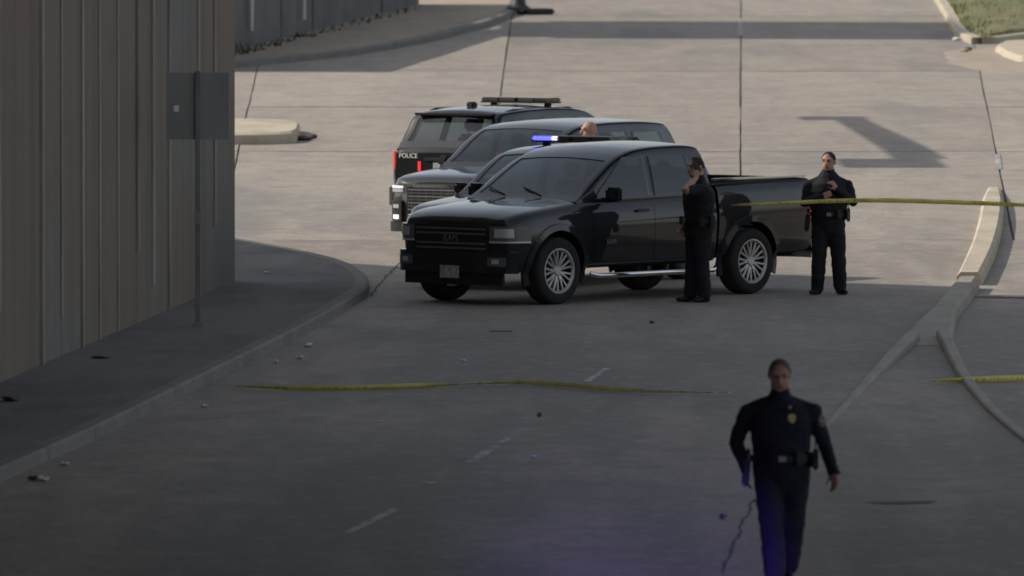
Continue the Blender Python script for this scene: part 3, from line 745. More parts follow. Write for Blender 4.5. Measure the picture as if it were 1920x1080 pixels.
class Car:
    """local frame: x forward from the front axle, y to the driver's side, z up"""
    SIDE = [(0.80, 0.0), (0.93, 0.03), (0.965, 0.10), (0.985, 0.30), (1.0, 0.52), (0.998, 0.66), (0.985, 0.76), (0.975, 0.84), (0.96, 0.91), (0.93, 0.96), (0.87, 0.99), (0.80, 1.0)]
    def __init__(s, zt, zb, w, cab, cabw, tumble, side=None, crown=0.03):
        s.ZT, s.ZB, s.W = pchip(*zip(*zt)), pchip(*zip(*zb)), pchip(*zip(*w))
        s.x0, s.x1 = max(q[0] for q in w), min(q[0] for q in w)
        s.cab = polyline(cab, 60); s.cabx = [p[0] for p in s.cab]
        s.CW, s.tum, s.crown = pchip(*zip(*cabw)), tumble, crown
        if side: s.SIDE = side
    def ybody(s, x, z):
        W, b, t = s.W(x), s.ZB(x), s.ZT(x)
        f = min(max((z - b) / (t - b), 0), 1)
        return W * float(np.interp(f, [q[1] for q in s.SIDE], [q[0] for q in s.SIDE]))
    def body(s, stations, name, mat, parent, cutters, wheels=(), well=None, top_flat=None):
        rings = []
        for x in stations:
            W, b, t = s.W(x), s.ZB(x), s.ZT(x)
            half = [(0, b)] + [(W * a, b + (t - b) * f) for a, f in s.SIDE] + [(W * 0.55, t + s.crown * 0.75), (W * 0.28, t + s.crown * 0.95), (0, t + s.crown)]
            ring = [(x, y, z) for y, z in half] + [(x, -y, z) for y, z in half[-2:0:-1]]
            rings.append(ring)
        m = len(rings[0]); v = [p for r_ in rings for p in r_]; f = []
        for i in range(len(rings) - 1):
            for k in range(m): f.append([i * m + k, i * m + (k + 1) % m, (i + 1) * m + (k + 1) % m, (i + 1) * m + k])
        f.append(list(range(m))); f.append([(len(rings) - 1) * m + k for k in range(m)][::-1])
        o = link(name, mesh(name, v, f))                     # cut in its own frame, then hung on the vehicle
        for c in cutters:
            md = o.modifiers.new('cut', 'BOOLEAN'); md.operation = 'DIFFERENCE'; md.object = c; md.solver = 'EXACT'
        apply_mods(o)
        o.parent = parent
        me = o.data
        me.materials.clear(); me.materials.append(mat); me.materials.append(well or mat)
        for p in me.polygons:
            c = p.center
            idx = 0
            for (wx, wz, wr_) in wheels:
                if (c.x - wx) ** 2 + (c.z - wz) ** 2 < (wr_ * 0.999) ** 2 and c.z > 0.1: idx = 1
            if p.normal.z < -0.7 and c.z < 0.7: idx = 1
            p.material_index = idx
        me.shade_smooth(); me.set_sharp_from_angle(angle=math.radians(32))
        return o
    # cabin
    def zroof(s, x):
        xs = s.cabx[::-1]; return float(np.interp(x, xs, [p[1] for p in s.cab[::-1]]))
    def belt(s, x): return s.ZT(x) - 0.01
    def ycab(s, x, z):
        zb = s.belt(x); f = max(z - zb, 0)
        return s.CW(x) - s.tum * f - 0.10 * f * f
    def cab_rings(s, inset=0.0):
        rings = []
        xs_ = [q for q in s.cab if not inset or (max(q[1], s.belt(q[0]) + 0.012) - s.belt(q[0]) > 0.16 and q[0] > s.cab[-1][0] + 0.07)]
        for (x, zr) in xs_:
            zb = s.belt(x); zr = max(zr, zb + 0.012) - inset * 0.9; h = zr - zb
            r_ = min(0.085, h * 0.5); lo = zb - 0.10 if not inset else zb - 0.03
            half = [(0, lo), (s.ycab(x, zb) - 0.01 - inset, lo)]
            for k in range(7):
                z = zb + (h - r_) * k / 6; half.append((s.ycab(x, z) - inset, z))
            y0 = s.ycab(x, zr - r_) - inset
            for k in range(1, 6):
                a = math.pi / 2 * k / 5
                half.append((y0 - r_ * 1.25 * (1 - math.cos(a)), zr - r_ + r_ * math.sin(a)))
            yt = half[-1][0]
            c = 0.035 * min(1, h / 0.3)
            for q in (0.75, 0.5, 0.25, 0.0): half.append((yt * q, zr + c * (1 - q * q)))
            rings.append([(x, y, z) for y, z in half] + [(x, -y, z) for y, z in half[-2:0:-1]])
        m = len(rings[0]); v = [p for r_ in rings for p in r_]; f = []
        for i in range(len(rings) - 1):
            for k in range(m): f.append([i * m + k, i * m + (k + 1) % m, (i + 1) * m + (k + 1) % m, (i + 1) * m + k])
        f.append(list(range(m))); f.append([(len(rings) - 1) * m + k for k in range(m)][::-1])
        return mesh('cab', v, f)
    def cabin(s, name, mat, parent, screens, sides):
        """hollow cabin shell with an opening cut for every pane"""
        o = link(name, s.cab_rings())
        cuts = [link('cut', s.cab_rings(0.05))]
        for (x0, x1, wf) in screens:
            e = 0.02 if x1 < x0 else -0.02
            mb = s.screen_patch(x0 - e * 0.6, x1 + e * 0.6, wf * 0.97, 0.06, 0.16); cuts.append(link('cut', mesh('cut', mb.v, mb.f)))
        for (lo, up) in sides:
            for sd in (1, -1):
                m_ = 0.012; q = [(lo[0] - m_, lo[2] + m_), (lo[1] + m_, lo[2] + m_), (up[1] + m_, up[2] - m_), (up[0] - m_, up[2] - m_)]
                mb = MB(); mb.add([(x, sd * y, z) for y in (0.45, 1.3) for x, z in q], [[0, 1, 2, 3], [7, 6, 5, 4]] + [[k, (k + 1) % 4, 4 + (k + 1) % 4, 4 + k] for k in range(4)])
                cuts.append(link('cut', mesh('cut', mb.v, mb.f)))
        for c in cuts:
            md = o.modifiers.new('cut', 'BOOLEAN'); md.operation = 'DIFFERENCE'; md.object = c; md.solver = 'EXACT'
        apply_mods(o)
        o.parent = parent
        for c in cuts: drop(c)
        o.data.materials.clear(); o.data.materials.append(mat); o.data.materials.append(M['well'])
        for p_ in o.data.polygons:                           # lining and window jambs are dull black
            c = p_.center
            if abs(c.y) < s.ycab(c.x, c.z) - 0.006 and c.z < s.zroof(c.x) - 0.012 and s.cab[-1][0] + 0.012 < c.x < s.cab[0][0] - 0.02:
                y_in = abs(c.y) < s.yroof(c.x) + 0.02
                if not y_in or c.z < s.zroof(c.x) - 0.03: p_.material_index = 1
        o.data.shade_smooth(); o.data.set_sharp_from_angle(angle=math.radians(38))
        for (x0, x1, wf), nm in zip(screens, ('windscreen', 'rear_window')):
            s.screen_patch(x0, x1, wf, -0.008, 0.006).build(nm, M['glass'], parent, 50)
        for (lo, up) in sides:
            for sd in (1, -1): s.side_window(sd, lo, up, 'window', M['glass'], parent, off=-0.010)
        return o
    def screen_patch(s, x0, x1, wfrac, off, th, n=12):
        def P(u, v):
            x = x0 + (x1 - x0) * u
            zr = s.zroof(x); c = 0.035 * min(1, (zr - s.belt(x)) / 0.3)
            return (x, v * (s.yroof(x) + 0.03) * wfrac, zr + c * (1 - v * v))
        return patch(P, lin(0, 1, n), lin(-1, 1, 15), off, th, 1 if x1 > x0 else -1)
    def interior(s, parent, seats, dash_x, zb):
        d = MB(); d.bevbox(dash_x - 0.42, dash_x, -0.72, 0.72, zb - 0.05, zb + 0.035, 0.03); d.build('dashboard', M['trim'], parent, 40)
        sw = MB(); cw = (dash_x - 0.50, 0.38, zb + 0.02)
        ring = [(cw[0] - 0.05 * math.cos(a), cw[1] + 0.18 * math.sin(a), cw[2] + 0.17 * math.cos(a)) for a in [2 * math.pi * k / 18 for k in range(19)]]
        sw.tube(ring, 0.016, 6, cap=False); sw.build('steering_wheel', M['trim'], parent, 50)
        for x in seats:
            for y in (-0.38, 0.38):
                b = MB(); b.bevbox(x - 0.10, x + 0.05, y - 0.24, y + 0.24, zb - 0.03, zb + 0.20, 0.05); so = b.build('seat', M['seat'], parent, 50)
                h = MB(); h.bevbox(x - 0.10, x + 0.0, y - 0.13, y + 0.13, zb + 0.24, zb + 0.42, 0.04); h.tube([(x - 0.05, y - 0.06, zb + 0.18), (x - 0.05, y - 0.06, zb + 0.26)], 0.008, 6); h.tube([(x - 0.05, y + 0.06, zb + 0.18), (x - 0.05, y + 0.06, zb + 0.26)], 0.008, 6)
                h.build('headrest', M['seat'], so, 50)
    def yroof(s, x):
        zr = s.zroof(x); zb = s.belt(x); h = max(zr - zb, 0.012); r_ = min(0.085, h * 0.5)
        return s.ycab(x, zr - r_) - r_ * 1.25
    def side_window(s, side, lo, up, name, mat, parent, off=0.004):
        """lo=(xa,xb,z) lower edge, up=(xa,xb,z) upper edge"""
        def P(u, v):
            x = (lo[0] + (lo[1] - lo[0]) * u) * (1 - v) + (up[0] + (up[1] - up[0]) * u) * v
            z = lo[2] * (1 - v) + up[2] * v
            return (x, side * s.ycab(x, z), z)
        return patch(P, lin(0, 1, 10), lin(0, 1, 8), off, 0.008, -side).build(name, mat, parent, 50)
    def side_patch(s, side, xa, xb, za, zb, name, mat, parent, off=0.006, th=0.012, nx_=12, nz_=10, slant=0.0):
        def P(u, v):
            x = xa + (xb - xa) * u + slant * v; z = za + (zb - za) * v
            return (x, side * s.ybody(x, z), z)
        return patch(P, lin(0, 1, nx_), lin(0, 1, nz_), off, th, -side).build(name, mat, parent, 40)
    def xnose(s, y):
        y = abs(y)
        if y <= s.W(s.x0): return s.x0
        a, b = s.x0, s.x0 - 0.9
        for _ in range(30):
            m_ = (a + b) / 2
            if s.W(m_) < y: a = m_
            else: b = m_
        return a
    def xtail(s, y):
        y = abs(y)
        if y <= s.W(s.x1): return s.x1
        a, b = s.x1, s.x1 + 0.9
        for _ in range(30):
            m_ = (a + b) / 2
            if s.W(m_) < y: a = m_
            else: b = m_
        return a
    def nose_patch(s, ya, yb, za, zb, name, mat, parent, off=0.012, th=0.03, lean=0.0, za2=None, zb2=None, n=14):
        za2 = za if za2 is None else za2; zb2 = zb if zb2 is None else zb2
        def P(u, v):
            y = ya + (yb - ya) * u
            lo_, hi_ = za + (za2 - za) * u, zb + (zb2 - zb) * u
            z = lo_ + (hi_ - lo_) * v
            return (s.xnose(y) - lean * (z - 0.6), y, z)
        return patch(P, lin(0, 1, n), lin(0, 1, 6), off, th, 1).build(name, mat, parent, 40)
    def tail_patch(s, ya, yb, za, zb, name, mat, parent, off=0.012, th=0.03, lean=0.0, n=14):
        def P(u, v):
            y = ya + (yb - ya) * u; z = za + (zb - za) * v
            return (s.xtail(y) + lean * (z - 0.6), y, z)
        return patch(P, lin(0, 1, n), lin(0, 1, 6), off, th, -1).build(name, mat, parent, 40)

def wheel_set(parent, wb, track, rad, width, rim_r, spokes, rim_mat, double=True):
    prof_t = [(rim_r, -width / 2 + 0.01), (rim_r + 0.02, -width / 2), (rad - 0.04, -width / 2), (rad - 0.012, -width / 2 + 0.02), (rad, -width / 2 + 0.05), (rad, width / 2 - 0.05), (rad - 0.012, width / 2 - 0.02), (rad - 0.04, width / 2), (rim_r + 0.02, width / 2), (rim_r, width / 2 - 0.01), (rim_r - 0.02, 0), (rim_r, -width / 2 + 0.01)]
    hub_m = mesh('wheel', *(lambda m_: (m_.v, m_.f))(MB().lathe([(0.001, 0.0), (rim_r * 0.72, 0.0), (rim_r * 0.72, 0.03), (0.001, 0.03)], 'y', 28)))
    ty = mesh('tyre', *(lambda m_: (m_.v, m_.f))(MB().lathe(prof_t, 'y', 48)))
    rm = MB()
    yo = width / 2 - 0.03
    rm.lathe([(rim_r + 0.004, yo + 0.025), (rim_r + 0.004, yo - 0.02), (rim_r - 0.03, yo - 0.02), (rim_r - 0.03, yo + 0.005), (rim_r - 0.012, yo + 0.025), (rim_r + 0.004, yo + 0.025)], 'y', 48)
    rm.lathe([(0.001, yo + 0.004), (0.055, yo + 0.004), (0.07, yo - 0.01), (0.07, yo - 0.05), (0.001, yo - 0.05)], 'y', 24)
    for k in range(spokes):
        a = 2 * math.pi * k / spokes
        for da in ((-0.12, 0.12) if double else (0.0,)):
            p0 = Vector((0.05 * math.cos(a), yo - 0.02, 0.05 * math.sin(a)))
            p1 = Vector(((rim_r - 0.015) * math.cos(a + da * 1.4), yo - 0.003, (rim_r - 0.015) * math.sin(a + da * 1.4)))
            rm.tube([p0, (p0 + p1) / 2 + Vector((0, 0.004, 0)), p1], [(0.020, 0.014), (0.016, 0.012), (0.017, 0.012)] if double else [(0.03, 0.014), (0.025, 0.013), (0.03, 0.012)], 6, ref=(-math.sin(a), 0, math.cos(a)))
    rim = mesh('rim', rm.v, rm.f)
    bar = MB(); bar.lathe([(rim_r - 0.025, yo - 0.03), (rim_r - 0.03, -yo)], 'y', 40); barm = mesh('barrel', bar.v, bar.f)
    for me, mt in ((hub_m, M['trim']), (ty, M['tyre']), (rim, rim_mat), (barm, M['rimdark'])):
        me.materials.append(mt); me.shade_smooth(); me.set_sharp_from_angle(angle=math.radians(40))
    for x in (0, -wb):
        for sd in (1, -1):
            wo = link('wheel', hub_m, None, parent); wo.location = (x, sd * track / 2, rad)
            if sd < 0: wo.rotation_euler.z = math.pi
            for nm, me in (('tyre', ty), ('rim', rim), ('barrel', barm)): link(nm, me, None, wo)

def arch_cutter(wb, rad, gap, ywid, track):
    mb = MB()
    for x in (0, -wb):
        for sd in (1, -1):
            seg = 40; c = (x, sd * track / 2, rad)
            for_v = []
            y0, y1 = sd * (track / 2 - 0.26), sd * (track / 2 + ywid)
            v = [(x + (rad + gap) * math.cos(2 * math.pi * k / seg), y, rad + (rad + gap) * math.sin(2 * math.pi * k / seg)) for y in (y0, y1) for k in range(seg)]
            f = [list(range(seg)), [seg + k for k in range(seg)][::-1]] + [[k, (k + 1) % seg, seg + (k + 1) % seg, seg + k] for k in range(seg)]
            mb.add(v, f)
    return link('cut', mesh('cut', mb.v, mb.f))

def drop(o):
    me = o.data; bpy.data.objects.remove(o); bpy.data.meshes.remove(me)

def text(name, s_, size, mat, parent, loc, rot, ext=0.004):
    cu = bpy.data.curves.new(name, 'FONT'); cu.body = s_; cu.size = size; cu.extrude = ext; cu.align_x = 'CENTER'; cu.align_y = 'CENTER'
    to = bpy.data.objects.new(name, cu); COL.objects.link(to)
    dg = bpy.context.evaluated_depsgraph_get(); me = bpy.data.meshes.new_from_object(to.evaluated_get(dg))
    bpy.data.objects.remove(to); bpy.data.curves.remove(cu)
    me.materials.clear()
    o = link(name, me, mat, parent); o.location = loc; o.rotation_euler = rot
    return o

def flare(car, parent, x, rad, gap, mat, side, w=0.06, proud=0.022):
    """raised lip round a wheel opening"""
    v, f = [], []; n_ = 26
    for k in range(n_ + 1):
        a = math.radians(-18 + 216 * k / n_)
        for (r_, pz) in ((rad + gap - 0.002, 0.0), (rad + gap, proud), (rad + gap + w, proud * 0.8), (rad + gap + w + 0.012, -0.006)):
            xx, zz = x + r_ * math.cos(a), rad + r_ * math.sin(a)
            y = side * (car.ybody(xx, max(zz, car.ZB(xx) + 0.02)) + pz)
            v.append((xx, y, zz))
    for k in range(n_):
        for j in range(3): f.append([k * 4 + j, k * 4 + j + 1, (k + 1) * 4 + j + 1, (k + 1) * 4 + j])
        f.append([k * 4 + 3, k * 4, (k + 1) * 4, (k + 1) * 4 + 3])
    return link('wheel_arch', mesh('wheel_arch', v, f), mat, parent, 50)

def mirror(parent, x, y, z, side, mat, s_=1.0):
    mb = MB()
    mb.bevbox(x - 0.07 * s_, x + 0.09 * s_, side * (y + 0.16 * s_) - 0.115 * s_, side * (y + 0.16 * s_) + 0.115 * s_, z - 0.02, z + 0.19 * s_, 0.035)
    o = mb.build('mirror', mat, parent, 50)
    st = MB(); st.bevbox(x - 0.03, x + 0.03, side * (y + 0.0) - 0.05, side * (y + 0.0) + 0.09, z - 0.03, z + 0.03, 0.012); st.build('stalk', M['trim'], o)
    gl = MB(); gl.bevbox(x - 0.074 * s_, x - 0.0705 * s_, side * (y + 0.16 * s_) - 0.095 * s_, side * (y + 0.16 * s_) + 0.095 * s_, z + 0.0, z + 0.17 * s_, 0.001); gl.build('mirror_glass', M['chrome'], o)
    return o

def pickup():
    p = empty('pickup_truck', (-0.165, 131.75, 0), math.atan2(-0.749, -0.666))
    tag(p, 'black crew cab pickup truck parked nearest, silver spoked wheels', 'pickup truck')
    pm = M['black_paint']
    WB, RAD, GAP, TR = 3.67, 0.415, 0.085, 1.74
    c = Car(zt=[(0.84, 1.00), (0.80, 1.05), (0.70, 1.10), (0.45, 1.155), (0.0, 1.205), (-0.5, 1.255), (-0.8, 1.27), (-2.9, 1.29), (-3.0, 1.29)],
            zb=[(0.84, 0.44), (0.6, 0.40), (0.0, 0.42), (-3.0, 0.42)],
            w=[(0.84, 0.68), (0.815, 0.80), (0.75, 0.885), (0.65, 0.945), (0.45, 0.99), (0.1, 1.00), (-0.6, 0.99), (-2.0, 0.99), (-3.0, 0.995)],
            cab=[(-0.42, 1.25), (-0.6, 1.36), (-0.8, 1.495), (-1.0, 1.615), (-1.2, 1.725), (-1.42, 1.81), (-1.72, 1.87), (-2.1, 1.895), (-2.5, 1.90), (-2.78, 1.885), (-2.87, 1.865), (-2.91, 1.80), (-2.95, 1.6), (-2.99, 1.3)],
            cabw=[(-0.4, 0.90), (-0.8, 0.925), (-1.5, 0.935), (-2.6, 0.93), (-3.0, 0.91)], tumble=0.20)
    cut = arch_cutter(WB, RAD, GAP, 0.4, TR)
    wl_ = [(0, RAD, RAD + GAP), (-WB, RAD, RAD + GAP)]
    st = lin(0.84, 0.5, 12) + lin(0.44, -0.7, 16) + lin(-0.8, -2.99, 16)
    c.body(st, 'body', pm, p, [cut], wl_, M['well'])
    c.cabin('cab', pm, p, [(-0.52, -1.22, 0.93), (-2.885, -2.965, 0.80)], [((-0.74, -1.76, 1.29), (-1.36, -1.76, 1.77)), ((-1.86, -2.66, 1.29), (-1.86, -2.60, 1.775))])
    c.interior(p, (-1.75, -2.62), -0.55, 1.26)
    # cargo bed, open on top
    bed = Car(zt=[(-3.04, 1.40), (-4.9, 1.43), (-4.93, 1.42)], zb=[(-3.04, 0.46), (-4.9, 0.50), (-4.93, 0.52)], w=[(-3.04, 0.995), (-3.6, 1.0), (-4.5, 0.995), (-4.8, 0.98), (-4.93, 0.955)],
              cab=[(-3.1, 1.5), (-3.2, 1.5)], cabw=[(-3, 1), (-4, 1)], tumble=0.1, crown=0.004)
    cav = MB(); cav.box(-4.86, -3.10, -0.82, 0.82, 0.85, 2.0); cavo = link('cut', mesh('cut', cav.v, cav.f))
    bed.body(lin(-3.04, -4.93, 26), 'cargo_bed', pm, p, [cut, cavo], wl_, M['well'])
    drop(cut); drop(cavo)
    for sd in (1, -1):
        bed.side_patch(sd, -3.06, -4.90, 1.385, 1.425, 'bed_rail', M['trim'], p, off=0.008)
        rl = MB(); rl.bevbox(-4.86, -3.08, sd * 0.84 - 0.035, sd * 0.84 + 0.035, 1.44, 1.465, 0.008); rl.build('rail_cap', M['chrome' if sd > 0 else 'trim'], p)  # chrome on the near cap only: its highlight put into the finish
        flare(c, p, 0, RAD, GAP, pm, sd, 0.075, 0.03); flare(bed, p, -WB, RAD, GAP, pm, sd, 0.075, 0.03)
        # doors
        for (xa, xb) in ((-0.66, -1.80), (-1.82, -2.82)):
            d = c.side_patch(sd, xa, xb, 0.50, 1.25, 'door', pm, p, off=0.008)
            h = MB(); h.bevbox(xb + 0.10, xb + 0.34, sd * (c.ybody(xb + 0.2, 1.12) + 0.03) - 0.014, sd * (c.ybody(xb + 0.2, 1.12) + 0.03) + 0.014, 1.10, 1.135, 0.01)
            h.build('handle', pm, d)
            tr_ = c.side_patch(sd, xa - 0.02, xb + 0.02, 1.245, 1.262, 'window_trim', M['trim'], d, off=0.012)
        mirror(p, -0.86, 1.0, 1.26, sd, M['black_paint'], 0.86)
        sb = MB(); sb.tube([(-0.62, sd * 0.96, 0.36), (-0.72, sd * 1.02, 0.33), (-2.9, sd * 1.02, 0.33), (-3.0, sd * 0.96, 0.36)], [(0.034, 0.024)] * 4, 10); sb.build('side_step', M['chrome'], p, 50)
        text('badge', 'RAM', 0.085, M['greyprint'], p, (-0.98, sd * (c.ybody(-0.98, 0.75) + 0.016), 0.74), (math.pi / 2, 0, math.pi if sd > 0 else 0))
    for y_ in (-0.35, 0.25):
        wp = MB(); wp.tube([(-0.50, y_, 1.31), (-0.62, y_ - 0.38, 1.40)], 0.011, 6); wp.build('wiper', M['trim'], p)
    # front
    gr = c.nose_patch(-0.60, 0.60, 0.64, 0.99, 'grille', M['trim'], p, off=0.035, th=0.05)
    for z_ in (0.70, 0.76, 0.88, 0.94):
        c.nose_patch(-0.57, 0.57, z_ - 0.012, z_ + 0.012, 'bar', M['lampdark'], gr, off=0.047, th=0.012)
    text('badge', 'RAM', 0.115, M['greyprint'], gr, (0.84 + 0.052, 0, 0.82), (math.pi / 2, 0, math.pi / 2))
    for sd in (1, -1):
        a, b = (0.62, 0.98) if sd > 0 else (-0.98, -0.62)
        hl = c.nose_patch(a, b, 0.80, 0.98, 'headlight', M['lampdark'], p, off=0.03, th=0.05)
        q0, q1 = (0.70, 0.90) if sd > 0 else (-0.90, -0.70)
        c.nose_patch(q0, q1, 0.84, 0.95, 'lens', M['lamp'], hl, off=0.038, th=0.012)
        c.nose_patch(a, b, 0.775, 0.797, 'running_lamp', M['lamp'], hl, off=0.034, th=0.02)
        q0, q1 = (0.62, 0.84) if sd > 0 else (-0.84, -0.62)
        fl_ = c.nose_patch(q0, q1, 0.49, 0.60, 'fog_light', M['lampdark'], p, off=0.07, th=0.03)
        q0, q1 = (0.68, 0.78) if sd > 0 else (-0.78, -0.68)
        c.nose_patch(q0, q1, 0.52, 0.575, 'lens', M['lamp'], fl_, off=0.076, th=0.01)
    c.nose_patch(-0.93, 0.93, 0.40, 0.66, 'front_bumper', pm, p, off=0.06, th=0.10, n=34)
    c.nose_patch(-0.80, 0.80, 0.25, 0.395, 'air_dam', M['trim'], p, off=0.02, th=0.06, n=24)
    pt = MB(); pt.bevbox(0.905, 0.915, -0.155, 0.155, 0.33, 0.485, 0.004); po = pt.build('number_plate', M['plate'], p)
    # rear
    bed.tail_patch(-0.93, 0.93, 0.42, 0.62, 'rear_bumper', M['chrome'], p, off=0.09, th=0.12, n=24)
    tg = bed.tail_patch(-0.76, 0.76, 0.66, 1.40, 'tailgate', pm, p, off=0.012)
    for sd in (1, -1):
        a, b = (0.79, 0.97) if sd > 0 else (-0.97, -0.79)
        tl_ = bed.tail_patch(a, b, 0.90, 1.32, 'tail_light', M['red'], p, off=0.014)
        bed.side_patch(sd, -4.80, -4.92, 0.92, 1.32, 'side_lens', M['red'], tl_, off=0.012, nx_=5)
    wheel_set(p, WB, TR, RAD, 0.28, 0.275, 9, M['rim'])
    return p

def glow_spot(parent, name, col, power, loc, aim):  # added narrow spot that lays a coloured pool on the near road
    ld = bpy.data.lights.new(name, 'SPOT'); ld.energy = power; ld.color = col; ld.shadow_soft_size = 0.08
    ld.spot_size = math.radians(7.5); ld.spot_blend = 1.0
    lo = bpy.data.objects.new(name, ld); COL.objects.link(lo); lo.parent = parent; lo.location = loc
    lo.rotation_euler = Vector(aim).to_track_quat('-Z', 'Y').to_euler()
    return lo

def light_bar(parent, x, z, lit):
    lb = MB(); lb.bevbox(x - 0.15, x + 0.15, -0.60, 0.60, z, z + 0.022, 0.008); o = lb.build('light_bar', M['trim'], parent, 40)
    segs = [(-0.59, -0.30), (-0.295, -0.02), (0.02, 0.295), (0.30, 0.59)]
    for i, (a, b) in enumerate(segs):
        mb = MB(); mb.bevbox(x - 0.145, x + 0.145, a, b, z + 0.023, z + 0.073, 0.015)
        mt = M['lens']
        if lit == 'blue' and i == 0: mt = M['bluelit']
        if lit == 'blue' and i == 1: mt = M['lens']
        if lit == 'both': mt = (M['lens'], M['reddim'], M['bluedim'], M['bluedim'])[i]
        mb.build('lens', mt, o, 40)
    if lit == 'both':
        glow_spot(o, 'blue_glow_spot', (0.12, 0.10, 1.0), 52000, (x + 0.24, 0.35, z + 0.03), (23, -0.3, -1.95))  # spots added to imitate the coloured glow on road and legs
        glow_spot(o, 'red_glow_spot', (1.0, 0.12, 0.16), 5000, (x + 0.24, -0.12, z + 0.03), (21, -0.05, -1.98))
    if lit == 'blue':
        mb = MB(); mb.bevbox(x - 0.15, x + 0.148, -0.293, -0.20, z + 0.0235, z + 0.075, 0.01); mb.build('flash_lens', M['bluewhite'], o)
    tp = MB(); tp.bevbox(x - 0.12, x + 0.12, -0.56, 0.56, z + 0.0735, z + 0.080, 0.003); tp.build('top_cover', M['signback'], o)
    for y_ in (-0.45, 0.45):
        ft = MB(); ft.bevbox(x - 0.05, x + 0.05, y_ - 0.04, y_ + 0.04, z - 0.05, z - 0.001, 0.01); ft.build('foot', M['trim'], o)
    return o

def suv(loc, theta, label, pm, lit=None, bar=False, push=False, marked=False, away=False, drl=False, antenna=True, name='police_suv', cat='suv'):
    rz = math.atan2(-math.sin(theta), -math.cos(theta)) + (math.pi if away else 0)
    p = empty(name, (loc[0], loc[1], 0), rz)
    tag(p, label, cat)
    WB, RAD, GAP, TR = 3.03, 0.37, 0.06, 1.70
    c = Car(zt=[(0.93, 0.955), (0.88, 1.005), (0.75, 1.045), (0.4, 1.085), (0.0, 1.12), (-0.45, 1.15), (-0.8, 1.155), (-2.5, 1.165), (-3.7, 1.18), (-4.02, 1.17), (-4.09, 1.10)],
            zb=[(0.93, 0.30), (0.6, 0.26), (0, 0.27), (-3.4, 0.27), (-4.0, 0.34), (-4.09, 0.40)],
            w=[(0.93, 0.66), (0.90, 0.76), (0.82, 0.855), (0.65, 0.925), (0.4, 0.965), (0.0, 0.985), (-1.5, 0.99), (-3.2, 0.985), (-3.7, 0.95), (-3.95, 0.90), (-4.05, 0.85), (-4.09, 0.80)],
            cab=[(-0.34, 1.145), (-0.5, 1.25), (-0.7, 1.39), (-0.9, 1.52), (-1.12, 1.63), (-1.35, 1.69), (-1.7, 1.725), (-2.3, 1.74), (-2.9, 1.735), (-3.4, 1.71), (-3.62, 1.69), (-3.70, 1.65), (-3.80, 1.47), (-3.93, 1.28), (-4.0, 1.17)],
            cabw=[(-0.3, 0.86), (-0.8, 0.905), (-1.5, 0.92), (-3.0, 0.91), (-3.7, 0.86), (-4.0, 0.82)], tumble=0.26)
    cut = arch_cutter(WB, RAD, GAP, 0.4, TR)
    wl_ = [(0, RAD, RAD + GAP), (-WB, RAD, RAD + GAP)]
    c.body(lin(0.93, 0.5, 10) + lin(0.44, -0.6, 14) + lin(-0.7, -3.5, 22) + lin(-3.55, -4.09, 10), 'body', pm, p, [cut], wl_, M['well'])
    drop(cut)
    c.cabin('cabin', pm, p, [(-0.43, -1.14, 0.93), (-3.72, -3.94, 0.92)], [((-0.70, -1.62, 1.18), (-1.16, -1.62, 1.60)), ((-1.70, -2.60, 1.18), (-1.70, -2.56, 1.61)), ((-2.70, -3.60, 1.21), (-2.66, -3.44, 1.59))])
    c.interior(p, (-1.55, -2.55), -0.48, 1.15)
    for sd in (1, -1):
        flare(c, p, 0, RAD, GAP, M['trim'], sd, 0.05, 0.018); flare(c, p, -WB, RAD, GAP, M['trim'], sd, 0.05, 0.018)
        for (xa, xb) in ((-0.58, -1.66), (-1.68, -2.62)):
            d = c.side_patch(sd, xa, xb, 0.38, 1.11, 'door', pm, p, off=0.008)
            h = MB(); y_ = c.ybody(xb + 0.2, 0.98) + 0.03; h.bevbox(xb + 0.08, xb + 0.30, sd * y_ - 0.012, sd * y_ + 0.012, 0.965, 0.995, 0.01); h.build('handle', pm, d)
        mirror(p, -0.70, 0.92, 1.15, sd, pm, 0.72)
        sl = c.side_patch(sd, -0.5, -2.55, 0.275, 0.36, 'sill', M['trim'], p, off=0.012)
        if marked: rr_ = MB(); rr_.tube([(-1.45, sd * 0.66, 1.69), (-1.6, sd * 0.665, 1.725), (-3.2, sd * 0.645, 1.73), (-3.4, sd * 0.63, 1.70)], 0.016, 6); rr_.build('roof_rail', M['trim'], p)
        # lights
        a, b = (0.50, 0.93) if sd > 0 else (-0.93, -0.50)
        hl = c.nose_patch(a, b, 0.83, 0.93, 'headlight', M['lampdark'], p, off=0.016)
        q0, q1 = (0.62, 0.86) if sd > 0 else (-0.86, -0.62)
        c.nose_patch(q0, q1, 0.84, 0.89, 'lens', M['lamp'], hl, off=0.022, th=0.008)
        if drl:
            c.nose_patch(q0, q1, 0.897, 0.925, 'running_lamp', M['drl'], hl, off=0.024, th=0.008)
        q0, q1 = (0.64, 0.84) if sd > 0 else (-0.84, -0.64)
        fg = c.nose_patch(q0, q1, 0.44, 0.72, 'fog_light', M['trim'], p, off=0.03)
        q0, q1 = (0.68, 0.79) if sd > 0 else (-0.79, -0.68)
        c.nose_patch(q0, q1, 0.62, 0.67, 'lens', M['lamp'], fg, off=0.036, th=0.008)
        c.nose_patch(q0, q1, 0.47, 0.53, 'lens', M['drl'] if drl else M['lamp'], fg, off=0.036, th=0.008)
        a, b = (0.80, 0.94) if sd > 0 else (-0.94, -0.80)
        tl = c.tail_patch(a, b, 0.88, 1.14, 'tail_light', M['red'], p, off=0.014)
    gr = c.nose_patch(-0.56, 0.56, 0.57, 0.91, 'grille', M['trim'], p, off=0.016)
